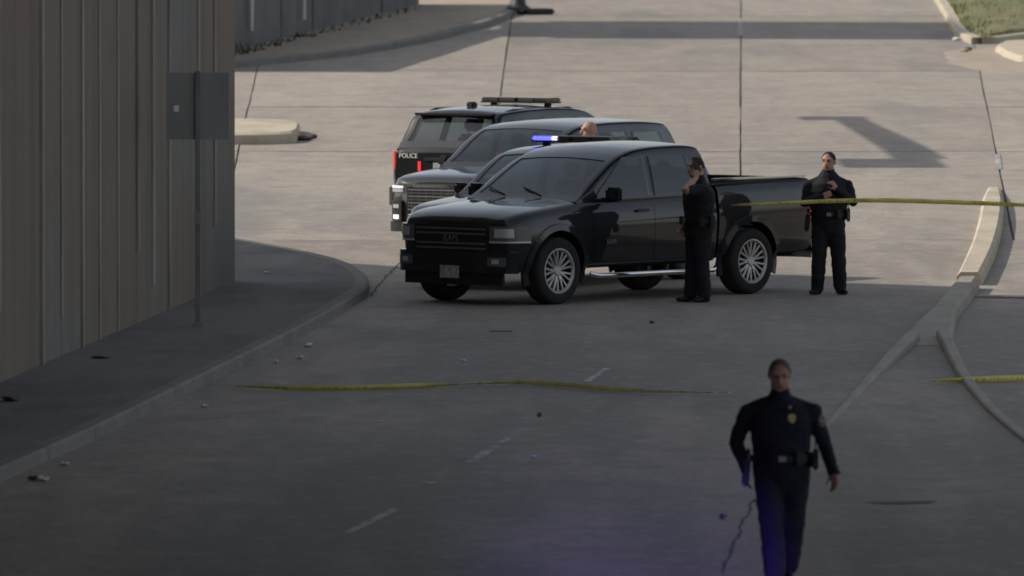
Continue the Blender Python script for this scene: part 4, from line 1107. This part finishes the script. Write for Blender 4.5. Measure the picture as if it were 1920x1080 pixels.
    for k in range(7):
        z_ = 0.605 + k * 0.045
        c.nose_patch(-0.54, 0.54, z_ - 0.008, z_ + 0.008, 'bar', M['lampdark'] if k % 2 else M['greyprint'], gr, off=0.024, th=0.009)
    for k in range(9):
        y_ = -0.48 + k * 0.12
        c.nose_patch(y_ - 0.007, y_ + 0.007, 0.58, 0.90, 'bar', M['lampdark'], gr, off=0.021, th=0.006, n=3)
    c.nose_patch(-0.90, 0.90, 0.30, 0.43, 'front_bumper', M['trim'], p, off=0.05, th=0.09, n=30)
    c.nose_patch(-0.52, 0.52, 0.255, 0.295, 'skid_plate', M['greyprint'], p, off=0.03, th=0.05, n=20)
    pt = MB(); pt.bevbox(0.975, 0.985, -0.15, 0.15, 0.42, 0.56, 0.004); pt.build('number_plate', M['trim'], p)
    c.tail_patch(-0.92, 0.92, 0.36, 0.62, 'rear_bumper', M['trim'], p, off=0.06, th=0.1, n=30)
    tg = c.tail_patch(-0.78, 0.78, 0.66, 1.12, 'tailgate', pm, p, off=0.010, n=10)
    xt = -4.09 - 0.012
    sp_ = MB(); sp_.bevbox(-3.86 if marked else -3.78, -3.58, -0.62 if marked else -0.5, 0.62 if marked else 0.5, 1.655 if marked else 1.61, 1.69 if marked else 1.64, 0.012); sp_.build('spoiler', pm, p, 40)
    b1 = MB(); b1.bevbox(xt - 0.02, xt, -0.30, 0.30, 1.005, 1.06, 0.008); b1.build('handle', M['trim'], tg)
    b2 = MB(); b2.bevbox(xt - 0.012, xt, -0.155, 0.155, 0.84, 0.985, 0.004); b2.build('number_plate', M['plate'] if marked else M['trim'], tg)
    wheel_set(p, WB, TR, RAD, 0.25, 0.24, 5 if not marked else 10, M['rimdark'], double=False)
    for y_ in (-0.3, 0.3):
        wp = MB(); wp.tube([(-0.42, y_, 1.165), (-0.56, y_ - 0.4, 1.25)], 0.01, 6); wp.build('wiper', M['trim'], p)
    if bar: light_bar(p, -1.85, 1.79, lit)
    if antenna:
        an = MB(); an.bevbox(-3.06, -2.92, 0.10, 0.22, 1.745, 1.83, 0.02); an.build('antenna', M['trim'], p, 40)
    if push:
        pb = MB()
        for y_ in (-0.36, 0.36): pb.tube([(1.02, y_, 0.36), (1.06, y_, 0.62), (1.03, y_, 0.90)], (0.03), 8)
        for z_ in (0.46, 0.66, 0.86): pb.tube([(1.045, -0.37, z_), (1.045, 0.37, z_)], 0.026, 8)
        for y_ in (-0.36, 0.36): pb.tube([(0.9, y_, 0.42), (1.04, y_, 0.45)], 0.03, 8)
        pb.build('push_bumper', M['darkmetal'], p, 50)
    if marked:
        text('lettering', 'POLICE', 0.095, M['white'], tg, (xt - 0.004, 0.57, 1.075), (math.pi / 2, 0, -math.pi / 2))
        st_ = MB(); st_.bevbox(xt - 0.006, xt, -0.53, 0.53, 0.80, 0.825, 0.002); st_.build('chrome_strip', M['chrome'], tg)
        rf = MB(); rf.bevbox(xt - 0.01, xt, 0.36, 0.41, 0.86, 1.0, 0.004); rf.build('reflector', M['redlit'], tg)
    return p

D = math.radians
pickup()
suv((-0.15, 135.9), D(58), 'dark police suv with lit blue roof light bar behind the pickup', M['blue_black'], lit='blue', bar=True, push=True)
suv((-0.45, 146.1), D(57), 'black suv facing left with lit running lamps and mesh grille', M['grey_black'], drl=True, antenna=False, name='suv')
suv((-0.99 + 4.09 * math.cos(D(60)), 153.0 + 4.09 * math.sin(D(60))), D(60), 'marked black police suv seen from behind, rearmost of the group', M['black_paint'], bar=True, marked=True, away=True)

suv((0.96, 59.6 + 1.85), D(90), 'unseen police suv below the frame whose bar spots lay the red and blue glow', M['black_paint'], lit='both', bar=True, away=True)  # stands below view, put in to carry the glow spots

# ------------------------------------------------------------------ people
class Body:
    """overlapping tapered limbs fused into one skin; the material of each face comes from the limb nearest to it"""
    def __init__(s): s.mb, s.segs = MB(), []
    def limb(s, pts, rad, mat, ref=(1, 0.15, 0.1), seg=14):
        s.mb.tube(pts, rad, seg, ref=ref)
        rr_ = [r if isinstance(r, (tuple, list)) else (r, r) for r in rad]
        for p, r in ((pts[0], rr_[0]), (pts[-1], rr_[-1])):
            s.mb.ell(p, (min(r), min(r), min(r)), None, 12, 8)
        for i in range(len(pts) - 1):
            s.segs.append((np.array(pts[i], float), np.array(pts[i + 1], float), sum(rr_[i]) / 2, sum(rr_[i + 1]) / 2, mat))
    def ball(s, c, r, mat, m=None):
        s.mb.ell(c, r, m); s.segs.append((np.array(c, float), np.array(c, float) + 1e-4, sum(r) / 3, sum(r) / 3, mat))
    def build(s, mats, parent, voxel=0.009, name='body'):
        o = link(name, mesh(name, s.mb.v, s.mb.f), None, parent)
        md = o.modifiers.new('fuse', 'REMESH'); md.mode = 'VOXEL'; md.voxel_size = voxel; md.adaptivity = 0
        sm = o.modifiers.new('smooth', 'SMOOTH'); sm.factor = 0.5; sm.iterations = 4
        apply_mods(o)
        me = o.data; me.materials.clear()
        for m_ in mats: me.materials.append(m_)
        n_ = len(me.polygons); C = np.empty(n_ * 3); me.polygons.foreach_get('center', C); C = C.reshape(-1, 3)
        best, idx = np.full(n_, 1e9), np.zeros(n_, int)
        for (a, b, ra, rb, mt) in s.segs:
            ab = b - a; t = np.clip(((C - a) @ ab) / (ab @ ab), 0, 1)
            d = np.linalg.norm(C - (a + t[:, None] * ab), axis=1) - (ra + (rb - ra) * t)
            k = d < best; best[k] = d[k]; idx[k] = mt
        me.polygons.foreach_set('material_index', idx.astype(np.int32)); me.update()
        cloth = set()
        for p_ in me.polygons:
            if p_.material_index == 0: cloth.update(p_.vertices)
        from mathutils import noise as mn
        sd = s.segs[0][0][2] * 10 + len(me.polygons) * 0.01
        nv = len(me.vertices); co = np.empty(nv * 3); no = np.empty(nv * 3)
        me.vertices.foreach_get('co', co); me.vertices.foreach_get('normal', no); co, no = co.reshape(-1, 3), no.reshape(-1, 3)
        for i in cloth:                                      # creases: mostly sideways folds, finer at the joints
            x, y, z = co[i]
            f1 = mn.noise((x * 7 + z * 5, y * 7, z * 16 + sd)); f2 = mn.noise((x * 16, y * 16 + sd, z * 30 - x * 18))
            co[i] += no[i] * (0.009 * f1 - 0.006 * abs(f2) + 0.002)
        me.vertices.foreach_set('co', co.ravel())
        me.shade_smooth(); me.update()
        return o

def hand(B, wr_, dirv, palm_n, thumb_side, mat, curl=0.5, s_=1.0):
    d = Vector(dirv).normalized(); nrm = Vector(palm_n); nrm = (nrm - d * nrm.dot(d)).normalized(); w = d.cross(nrm) * thumb_side
    wv = Vector(wr_)
    pc = wv + d * 0.05 * s_
    B.limb([wv, pc, wv + d * 0.095 * s_], [(0.032, 0.02), (0.042, 0.018), (0.040, 0.016)], mat, ref=tuple(w))
    for i, (o, L_) in enumerate(((0.030, 0.070), (0.010, 0.080), (-0.010, 0.075), (-0.029, 0.058))):
        b = wv + d * 0.09 * s_ + w * o * s_
        p1 = b + (d * math.cos(curl * 0.5) + nrm * math.sin(curl * 0.5)) * L_ * 0.5 * s_
        p2 = p1 + (d * math.cos(curl * 1.4) + nrm * math.sin(curl * 1.4)) * L_ * 0.5 * s_
        B.limb([b, p1, p2], [0.0105, 0.0098, 0.0088], mat, seg=8)
    tb = wv + d * 0.03 * s_ + w * 0.032 * s_
    t1 = tb + (d * 0.6 + w * 0.7 + nrm * 0.3).normalized() * 0.04 * s_
    B.limb([tb, t1, t1 + (d * 0.85 + w * 0.1 + nrm * 0.5).normalized() * 0.035 * s_], [0.014, 0.012, 0.010], mat, seg=8)

def person(label, loc, rz, J, hair='crop', height=1.80, short=False, cloth='navy', bulk=1.0, vest=False, cap=False, badge=False, extra=None, voxel=0.009, gear=True, face_mat=1.0, watch=False):
    p = empty('person', (loc[0], loc[1], loc[2] if len(loc) > 2 else 0.0), rz)
    tag(p, label, 'person', 'officers at the scene')
    s_ = height / 1.80; p.scale = (s_, s_, s_)
    B = Body(); CL, SK, SH = 0, 1, 2
    lean = J.get('lean', (0, 0)); lx, ly = lean
    def T(z): k = max(z - 0.95, 0) / 0.6; return (lx * k, ly * k)
    rings = [(0.84, .150, .115), (0.90, .172, .130), (0.97, .178, .132), (1.04, .172, .128), (1.12, .176, .132), (1.22, .186, .138), (1.32, .200, .140), (1.385, .192, .128), (1.44, .145, .100), (1.48, .095, .080), (1.495, .080, .072)]
    B.limb([(T(z)[0], T(z)[1], z) for z, a, b in rings], [(a * bulk, b * bulk) for z, a, b in rings], CL, ref=(1, 0, 0), seg=20)
    sx, sy = T(1.5)
    hx, hy = J.get('head', (0, 0)); tilt = J.get('nod', 0.0); turn = J.get('turn', 0.0)
    hc = Vector((sx + hx, sy + hy - 0.015, 1.672))
    B.limb([(sx, sy + 0.01, 1.46), (sx + hx * 0.6, sy + hy * 0.6, 1.60)], [0.076, 0.072], SK)
    B.limb([(sx, sy + 0.008, 1.455), (sx + hx * 0.1, sy + 0.012, 1.492)], [(0.085, 0.078), (0.072, 0.068)], CL, ref=(1, 0, 0))
    Rm = Matrix.Rotation(turn, 3, 'Z') @ Matrix.Rotation(tilt, 3, 'X')
    HS = 1.08
    def H(x, y, z): return tuple(hc + Rm @ Vector((x * HS, y * HS, z * HS)))
    B.ball(H(0, 0.01, 0.022), (0.088, 0.103, 0.106), SK, Rm)
    B.ball(H(0, -0.022, -0.045), (0.073, 0.076, 0.080), SK, Rm)
    B.ball(H(0, -0.062, -0.088), (0.030, 0.024, 0.022), SK, Rm)                       # chin
    B.limb([H(0, -0.086, 0.022), H(0, -0.108, -0.020)], [0.011, 0.016], SK, seg=8)     # nose
    B.limb([H(-0.045, -0.078, 0.040), H(0.045, -0.078, 0.040)], [0.012, 0.012], SK, seg=8)   # brow
    for q in (-1, 1): B.ball(H(q * 0.078, 0.015, 0.0), (0.012, 0.024, 0.034), SK, Rm)
    for q, nm in ((1, 'L'), (-1, 'R')):
        sh_ = Vector(J.get('sh' + nm, (q * 0.195 * bulk + T(1.42)[0], T(1.42)[1], 1.375)))
        el, wr_ = Vector(J['el' + nm]), Vector(J['wr' + nm])
        slv = 1.0
        B.limb([(T(1.42)[0] + q * 0.06, T(1.42)[1] + 0.01, 1.445), sh_], [(0.075, 0.075), (0.070, 0.070)], CL, seg=12)
        if short:
            mid = sh_ * 0.25 + el * 0.75
            B.limb([sh_, mid], [0.074, 0.066], CL); B.limb([mid, el, (el + wr_) / 2 + (el - wr_) * 0.1, wr_], [0.050, 0.047, 0.045, 0.031], SK)
        else:
            B.limb([sh_, (sh_ + el) / 2, el], [0.074, 0.066, 0.057], CL); B.limb([el, el * 0.5 + wr_ * 0.5, wr_], [0.057, 0.052, 0.042], CL)
        dv = J.get('hd' + nm, tuple(wr_ - el)); pn = J.get('pn' + nm, (-q, 0, 0))
        if J.get('glove' + nm): hand(B, wr_, dv, pn, J.get('ts' + nm, q), CL, J.get('curl', 0.5))
        else: hand(B, wr_, dv, pn, J.get('ts' + nm, q), SK, J.get('curl', 0.5))
        hp, kn, an = Vector(J.get('hp' + nm, (q * 0.092, 0, 0.90))), Vector(J['kn' + nm]), Vector(J['an' + nm])
        bq = 1 + (bulk - 1) * 0.6
        B.limb([hp, hp * 0.5 + kn * 0.5, kn, kn * 0.5 + an * 0.5, an + Vector((0, 0, 0.01))], [0.106 * bq, 0.098 * bq, 0.083 * bq, 0.080 * bq, 0.072 * bq], CL, seg=16)
        td = Vector(J.get('td' + nm, (q * 0.25, -1, 0))).normalized()
        zt_ = an.z - 0.085
        tp = J.get('tp' + nm, 0.0)
        heel = an - td * 0.055 + Vector((0, 0, -0.05)); toe = an + td * 0.165 + Vector((0, 0, -0.055 + tp))
        B.limb([an + Vector((0, 0, 0.03)), an + Vector((0, 0, -0.03)), ], [0.052, 0.05], SH, seg=10)
        B.limb([heel, heel * 0.45 + toe * 0.55, toe], [(0.040, 0.036), (0.046, 0.036), (0.040, 0.028)], SH, ref=(td.y, -td.x, 0), seg=12)
    if vest:
        vr = [(1.06, .192, .150), (1.16, .198, .162), (1.30, .205, .168), (1.40, .185, .150), (1.44, .15, .12)]
        B.limb([(T(z)[0], T(z)[1], z) for z, a, b in vr], [(a * bulk, b * bulk) for z, a, b in vr], CL, ref=(1, 0, 0), seg=20)
    body = B.build([M[cloth], M['skin'], M['leather']], p, voxel)
    zmin = min(v.co.z for v in body.data.vertices)
    body.location.z = -zmin + 0.001
    dz = -zmin + 0.001
    # hair: a close cap shell over the skull
    hb = MB()
    v, f = [], []; u_, w_ = 20, 9
    for j in range(w_ + 1):
        for i in range(u_):
            ph = 2 * math.pi * i / u_
            front = max(0, -math.sin(ph))
            th = (1.95 - 1.32 * front ** 1.2) * j / w_ if hair != 'bald' else (1.9 - 1.0 * front) * j / w_
            q = 1.07 * Vector((0.0850 * math.sin(th) * math.cos(ph), 0.01 + 0.097 * math.sin(th) * math.sin(ph), 0.022 + 0.1012 * math.cos(th)))
            v.append(hc + Rm @ q)
    for j in range(w_):
        for i in range(u_): f.append([j * u_ + i, j * u_ + (i + 1) % u_, (j + 1) * u_ + (i + 1) % u_, (j + 1) * u_ + i])
    if hair != 'bald':
        ho = link('hair', mesh('hair', v, f), M['hair_grey' if hair == 'grey' else 'hair'], p, 60); ho.location.z = dz
    for q in (-1, 1):
        e_ = MB(); e_.ell(H(q * 0.030, -0.079, 0.020), (0.013, 0.008, 0.007), Rm, 10, 6); eo = e_.build('eye', M['eye'], p, 60); eo.location.z = dz
    mo_ = MB(); mo_.ell(H(0, -0.085, -0.058), (0.022, 0.008, 0.005), Rm, 10, 6); x_ = mo_.build('mouth', M['eye'], p, 60); x_.location.z = dz
    if cap:
        cb = MB()
        cb.lathe([(0.001, 0.125), (0.05, 0.122), (0.085, 0.10), (0.094, 0.065), (0.096, 0.05), (0.088, 0.05)], 'z', 24)
        cb.v = [tuple(hc + 1.08 * (Rm @ Vector((a, b * 1.12 + 0.01, c_ + 0.01)))) for a, b, c_ in cb.v]
        co = cb.build('cap', M['black_cloth'], p, 50); co.location.z = dz
        vb = MB(); pts = []
        for k in range(9):
            a = math.pi * (1.15 + 0.70 * k / 8)
            pts.append((0.088 * math.cos(a), 0.10 * math.sin(a) + 0.01, 0.062)); pts.append((0.082 * math.cos(a), 0.165 * math.sin(a) + 0.01, 0.045))
        pts = [tuple(1.08 * Vector(q)) for q in pts]
        vv_ = [tuple(hc + Rm @ Vector(q)) for q in pts] + [tuple(hc + Rm @ (Vector(q) + Vector((0, 0, 0.008)))) for q in pts]
        fv = [[2 * k, 2 * k + 1, 2 * k + 3, 2 * k + 2] for k in range(8)] + [[18 + 2 * k, 18 + 2 * k + 2, 18 + 2 * k + 3, 18 + 2 * k + 1] for k in range(8)] + [[2 * k + 1, 2 * k + 3, 18 + 2 * k + 3, 18 + 2 * k + 1] for k in range(8)]
        lo_ = link('peak', mesh('peak', vv_, fv), M['black_cloth'], co, 60)
    if gear:
        bl = MB(); n_ = 28; v, f = [], []
        for k in range(n_):
            a = 2 * math.pi * k / n_
            for (e, z) in ((0.006, -0.028), (0.020, -0.026), (0.020, 0.026), (0.006, 0.028)):
                v.append(((0.178 * bulk + e) * math.cos(a) + T(1.02)[0], (0.132 * bulk + e) * math.sin(a) + T(1.02)[1], 1.02 + z))
        for k in range(n_):
            for j in range(4): f.append([k * 4 + j, k * 4 + (j + 1) % 4, ((k + 1) % n_) * 4 + (j + 1) % 4, ((k + 1) % n_) * 4 + j])
        be = link('duty_belt', mesh('duty_belt', v, f), M['leather'], p, 40); be.location.z = dz
        bk = MB(); bk.bevbox(-0.03, 0.03, -0.165 * bulk - 0.012, -0.15 * bulk - 0.003, 0.997, 1.043, 0.004); bk.build('buckle', M['silver'], be)
        ps = MB()
        for (a, w2_, h0, h1) in ((math.radians(-60), 0.04, -0.05, 0.06), (math.radians(-120), 0.045, -0.06, 0.05), (math.radians(-25), 0.035, -0.07, 0.05)):
            cx, cy = (0.178 * bulk + 0.035) * math.cos(a), (0.132 * bulk + 0.035) * math.sin(a)
            m4 = Matrix.Translation((cx, cy, 1.02)) @ Matrix.Rotation(a, 4, 'Z')
            q_ = MB(); q_.bevbox(-0.022, 0.022, -w2_, w2_, h0, h1, 0.01, m4); q_.build('pouch', M['leather'], be, 40)
        hs = MB(); m4 = Matrix.Translation((-(0.178 * bulk + 0.045), 0.0, 0.93)) @ Matrix.Rotation(0.1, 4, 'Y')
        hs.bevbox(-0.03, 0.03, -0.055, 0.055, -0.14, 0.10, 0.02, m4); hs.bevbox(-0.02, 0.02, -0.02, 0.07, 0.09, 0.17, 0.015, m4); hs.build('holster', M['leather'], be, 40)
        rd = MB(); m4 = Matrix.Translation(((0.178 * bulk + 0.035), 0.04, 1.02))
        rd.bevbox(-0.022, 0.022, -0.035, 0.035, -0.10, 0.07, 0.01, m4); rd.tube([m4 @ Vector((0, 0, 0.07)), m4 @ Vector((0, 0.0, 0.17))], 0.006, 6); rd.build('radio', M['leather'], be, 40)
    if badge:
        yb = T(1.33)[1] - 0.140 * bulk - 0.012
        b_ = MB(); b_.prism([(x + 0.085, z_) for x, z_ in ((-0.028, 0.02), (-0.03, -0.01), (-0.016, -0.033), (0, -0.042), (0.016, -0.033), (0.03, -0.01), (0.028, 0.02), (0.012, 0.034), (0, 0.03), (-0.012, 0.034))], 0, 0.010)
        b_.v = [(x + T(1.33)[0], yb + 0.012 + z_ - 0.012 + (0.022 if vest is False else 0.0), 1.335 + y) for x, y, z_ in b_.v]
        b_.build('badge', M['gold'], p)
        m_ = MB(); m_.bevbox(0.045, 0.075, T(1.4)[1] - 0.125 * bulk - 0.012, T(1.4)[1] - 0.10 * bulk, 1.405, 1.432, 0.006); m_.build('microphone', M['silver'], p)
        shL = Vector(J.get('shL', (0.195 * bulk + T(1.42)[0], T(1.42)[1], 1.375))); eL = Vector(J['elL'])
        q = shL * 0.75 + eL * 0.25; dd = (eL - shL).normalized()
        pm_ = MB(); m4 = Matrix.Translation(q + Vector((0.052, -0.046, dz))) @ Vector((0.75, -0.66, 0.15)).to_track_quat('Z', 'Y').to_matrix().to_4x4()
        pm_.lathe([(0.001, 0.008), (0.036, 0.006), (0.042, 0.0), (0.042, -0.02)], 'z', 18); pm_.v = [tuple(m4 @ Vector((a, b * 1.25, c_))) for a, b, c_ in pm_.v]
        pm_.build('shoulder_patch', M['patch'], p, 50)
    if watch:
        w_ = Vector(J['wrL']); e_ = Vector(J['elL']); d_ = (w_ - e_).normalized()
        wb_ = MB(); wb_.tube([w_ - d_ * 0.035 + Vector((0, 0, dz)), w_ + d_ * 0.02 + Vector((0, 0, dz))], [0.052, 0.05], 14); wb_.build('cuff', M['leather'], p, 40)
    return p

# officer walking towards the camera
walk = dict(elL=(0.335, 0.04, 1.13), wrL=(0.405, -0.10, 0.915), hdL=(0.12, -0.25, -1), pnL=(-0.7, -0.7, 0), tsL=1,
            elR=(-0.355, 0.10, 1.14), wrR=(-0.285, 0.0, 0.93), hdR=(0.05, -0.1, -1), pnR=(1, 0, 0), gloveR=True,
            knL=(0.085, -0.02, 0.49), anL=(0.055, 0.20, 0.15), knR=(-0.080, -0.13, 0.50), anR=(-0.055, -0.20, 0.095), hpL=(0.10, 0, 0.90), hpR=(-0.10, 0, 0.90),
            tdL=(0.1, -1, 0), tdR=(-0.1, -1, 0), tpR=0.03, tpL=-0.06, nod=0.30, head=(-0.005, -0.05), lean=(-0.015, -0.05), curl=0.6)
person('stocky officer in navy uniform with gold badge walking down the road', (2.14, 84.5), 0.0, walk, height=1.82, bulk=1.30, badge=True, watch=True, voxel=0.008, hair='grey')
# officer on the telephone beside the pickup, facing left
phone = dict(elL=(0.28, -0.36, 1.40), wrL=(0.13, -0.11, 1.55), hdL=(-0.35, 0.15, 0.9), pnL=(-0.9, 0.3, -0.2), tsL=1,
             elR=(-0.27, 0.06, 1.14), wrR=(-0.23, -0.10, 0.94), knL=(0.09, -0.01, 0.50), anL=(0.09, 0.03, 0.095), knR=(-0.09, -0.02, 0.50), anR=(-0.10, -0.06, 0.095),
            shL=(0.195, -0.04, 1.40), nod=0.10, head=(0.0, -0.03), curl=1.0)
po_ = person('officer in short sleeves with phone at ear beside the black pickup', (2.31, 131.75), math.radians(-62), phone, height=1.80, short=True, cloth='black_cloth', bulk=1.3)
ph = MB(); ph.bevbox(-0.006, 0.006, -0.036, 0.036, -0.075, 0.075, 0.004, Matrix.Translation((0.10, -0.09, 1.68)) @ Matrix.Rotation(0.5, 4, 'X'))
o = ph.build('phone', M['phone']); o.matrix_world = Matrix.Translation((2.31, 131.75, 0)) @ Matrix.Rotation(math.radians(-62), 4, 'Z')
tag(o, 'black phone held to the ear of the short sleeved officer', 'phone')
# officer standing behind the tape with hands at the chest
stand = dict(elL=(0.31, -0.03, 1.17), wrL=(0.10, -0.24, 1.33), hdL=(-0.5, -0.15, 0.8), pnL=(-0.5, 0.6, -0.3), tsL=1,
             elR=(-0.30, -0.02, 1.16), wrR=(-0.09, -0.24, 1.24), hdR=(0.8, -0.1, 0.35), pnR=(0.2, 0.8, 0.2),
             knL=(0.125, -0.02, 0.50), anL=(0.15, 0.02, 0.095), knR=(-0.115, -0.02, 0.50), anR=(-0.135, 0.02, 0.095), turn=-0.35, nod=0.08, head=(0.0, -0.02), curl=1.0,
             tdL=(0.45, -1, 0), tdR=(-0.6, -1, 0))
person('dark haired officer in a vest standing behind the yellow tape', (3.97, 133.75), 0.0, stand, height=1.80, cloth='black_cloth', vest=True, bulk=1.22)
# officer between the parked police cars, only the head shows over the roof
back = dict(elL=(0.27, 0.02, 1.14), wrL=(0.24, -0.12, 0.93), elR=(-0.27, 0.02, 1.14), wrR=(-0.24, -0.12, 0.93),
            knL=(0.09, -0.02, 0.50), anL=(0.10, 0.02, 0.095), knR=(-0.09, -0.02, 0.50), anR=(-0.10, 0.02, 0.095), turn=0.0, nod=0.05)
person('bald officer whose head shows between the parked suvs', (1.06, 145.1), math.radians(-70), back, height=1.83, hair='bald', gear=False)

# ------------------------------------------------------------------ sign post, tapes, litter
sp = np.array(G(371, 611, ZW))
sg = empty('sign_post', (sp[0], sp[1], ZW)); tag(sg, 'grey traffic sign on a thin post seen from behind, before the wall', 'sign')
po = MB(); po.bevbox(-0.028, 0.028, -0.018, 0.018, 0, 2.95, 0.006); po.build('post', M['post'], sg)
sl = MB(); sl.bevbox(-0.036, 0.036, -0.026, 0.026, 1.18, 1.33, 0.005); sl.build('sleeve', M['signback'], sg)
ft = MB(); ft.bevbox(-0.06, 0.06, -0.05, 0.05, 0, 0.035, 0.008); ft.build('foot', M['signback'], sg)
ps = MB(); bm_ = MB(); bm_.bevbox(-0.36, 0.36, 0.020, 0.026, 2.16, 2.93, 0.002); pn = bm_.build('sign_panel', M['signback'], sg)
for z_ in (2.30, 2.78):
    b_ = MB(); b_.tube([(0, 0.018, z_), (0, -0.03, z_)], 0.012, 8); b_.build('bolt', M['post'], pn)
st_ = MB(); st_.bevbox(-0.275, -0.215, 0.015, 0.0195, 2.48, 2.55, 0.002); st_.build('sticker', M['white'], pn)
sg.rotation_euler.z = math.radians(3)

def tape_ribbon(name, pts, twist, width, n, wave=0.0, sag=None):
    c = polyline(pts, n); tw = pchip(np.linspace(0, 1, len(twist)), twist)
    me = bpy.data.meshes.new(name); bm = bmesh.new(); uvl = bm.loops.layers.uv.new('UVMap')
    rowv, dist = [], 0
    for i, p in enumerate(c):
        a, b = np.array(c[max(i - 1, 0)]), np.array(c[min(i + 1, n)]); t = (b - a) / np.linalg.norm(b - a)
        up = np.array((0, 0, 1.0)); sd = np.cross(t, up); sd /= np.linalg.norm(sd); up = np.cross(sd, t)
        an = tw(i / n) + wave * math.sin(i * 1.7)
        d = up * math.cos(an) + sd * math.sin(an)
        if i: dist += np.linalg.norm(np.array(p) - np.array(c[i - 1]))
        cr = np.cross(d, t) * 0.008 * math.sin(i * 0.9)
        rowv.append((bm.verts.new(np.array(p) + d * width / 2), bm.verts.new(np.array(p) + cr), bm.verts.new(np.array(p) - d * width / 2), dist))
    for i in range(n):
        for k in (0, 1):
            f = bm.faces.new((rowv[i][k], rowv[i][k + 1], rowv[i + 1][k + 1], rowv[i + 1][k]))
            for lp, (uu, vv_) in zip(f.loops, ((rowv[i][3], k / 2), (rowv[i][3], (k + 1) / 2), (rowv[i + 1][3], (k + 1) / 2), (rowv[i + 1][3], k / 2))): lp[uvl].uv = (uu, vv_)
    bm.to_mesh(me); bm.free()
    o = link(name, me, M['tape'], None, 60)
    md = o.modifiers.new('thickness', 'SOLIDIFY'); md.thickness = 0.001
    return o
o = tape_ribbon('barrier_tape', [(2.74, 133.42, 1.135), (3.3, 133.38, 1.155), (3.97, 133.30, 1.19), (4.8, 132.8, 1.215), (6.0, 131.6, 1.22), (7.2, 130.3, 1.19), (9.14, 128.2, 1.10)],
                [1.2, 0.5, 0.2, 0.1, 0.6, 0.1, 0.5, 0.0, 0.3], 0.058, 120, 0.12)
bo = MB(); bo.tube([(9.17, 128.17, 0.0), (9.17, 128.17, 1.25)], 0.045, 12); bo_ = bo.build('bollard', M['darkmetal'], None, 40); tag(bo_, 'dark post at the far end of the taut tape', 'bollard')
tag(o, 'taut yellow barrier tape from the pickup past the standing officer', 'tape')
ty = [(430, 723), (560, 727), (640, 727), (720, 725), (800, 722), (860, 720), (960, 716), (1060, 721), (1150, 729), (1230, 733), (1370, 736), (1500, 738), (1640, 722), (1740, 714), (1830, 711), (1900, 709), (1990, 706)]
pts = [(*G(x, y + 7), 0.036) for x, y in ty]
o = tape_ribbon('barrier_tape', pts[:11], [1.5, 0.8, 0.3, 0.4, 0.3, 1.3, 1.0, 0.3, 0.4, 0.2, 0.6, 1.2, 1.5], 0.058, 160, 0.14)
o.data.materials[0] = M['tape_dull']
tag(o, 'loose dull yellow barrier tape lying across the shaded road', 'tape')
o = tape_ribbon('barrier_tape', pts[13:], [1.4, 0.5, 0.15, 0.1], 0.070, 60, 0.08)
tag(o, 'short bright yellow tape beyond the forked kerb at the right edge', 'tape')

lr = random.Random(21)
def litter(px, py, w, h, mat, label, cat, flat=False, z=0.002, deep=1.5):
    x, y = G(px, py, z)
    bm = bmesh.new(); bmesh.ops.create_icosphere(bm, subdivisions=2, radius=1)
    for v in bm.verts:
        k = lr.uniform(0.6, 1.15)
        v.co = Vector((v.co.x * w / 2 * k, v.co.y * w * deep / 2 * k, (v.co.z * 0.5 + 0.5) * h * k))
    nm = 'paper_scrap' if mat == 'paper' else 'debris_lump'
    me = bpy.data.meshes.new(nm); bm.to_mesh(me); bm.free()
    o = link(nm, me, M[mat]); o.location = (x, y, z + 0.001); o.rotation_euler.z = lr.uniform(-0.4, 0.4)
    tag(o, label, cat)
litter(62, 901, 0.10, 0.05, 'brownlitter', 'dark half of the crumpled rubbish by the left kerb, bottom left', 'scrap')
litter(80, 902, 0.13, 0.055, 'paper', 'largest crumpled white paper in the left gutter', 'scrap')
litter(122, 873, 0.10, 0.04, 'paper', 'white paper scrap behind the largest one in the gutter', 'scrap')
litter(518, 682, 0.06, 0.05, 'paper', 'leftmost of three white scraps in the gutter by the tape', 'scrap')
litter(561, 673, 0.11, 0.045, 'paper', 'middle of three white scraps in the gutter by the tape', 'scrap')
litter(578, 650, 0.10, 0.045, 'paper', 'farthest of three white scraps in the gutter by the tape', 'scrap')
litter(384, 763, 0.09, 0.03, 'paper', 'dull scrap in the gutter under the tape end', 'scrap')
litter(806, 906, 0.17, 0.008, 'paper', 'flat white strip on the road between two lane dashes', 'scrap', deep=1)
litter(1002, 858, 0.06, 0.02, 'paper', 'small white scrap right of the middle lane dash', 'scrap')
litter(870, 677, 0.08, 0.02, 'paper', 'tiny pale scrap on the road before the pickup', 'scrap')
litter(708, 790, 0.13, 0.006, 'paper', 'pale flat scrap on the road under the long tape', 'scrap', deep=1)
litter(988, 785, 0.10, 0.006, 'paper', 'pale sliver beside a dark pebble mid road', 'scrap', deep=1)
litter(1011, 783, 0.05, 0.05, 'brownlitter', 'dark pebble mid road below the tape', 'scrap')
litter(1355, 973, 0.09, 0.05, 'brownlitter', 'black lump on the road left of the walking officer', 'scrap')
litter(940, 621, 0.30, 0.008, 'seam', 'dark flat strip on the road before the pickup front', 'scrap', deep=1)
litter(1690, 942, 0.70, 0.006, 'seam', 'long dark strip on the road right of the walking officer', 'scrap', deep=0.6)
litter(188, 672, 0.24, 0.03, 'brownlitter', 'brown branch like litter at the wall foot', 'scrap', z=ZW, deep=0.8)
litter(20, 752, 0.22, 0.06, 'brownlitter', 'dark heap at the wall foot on the left edge', 'scrap', z=ZW)
litter(500, 512, 0.09, 0.02, 'paper', 'single pale scrap on the corner pavement', 'scrap', z=ZW)
litter(1222, 618 - 12, 0.08, 0.03, 'brownlitter', 'small dark lump before the pickup side step', 'scrap')
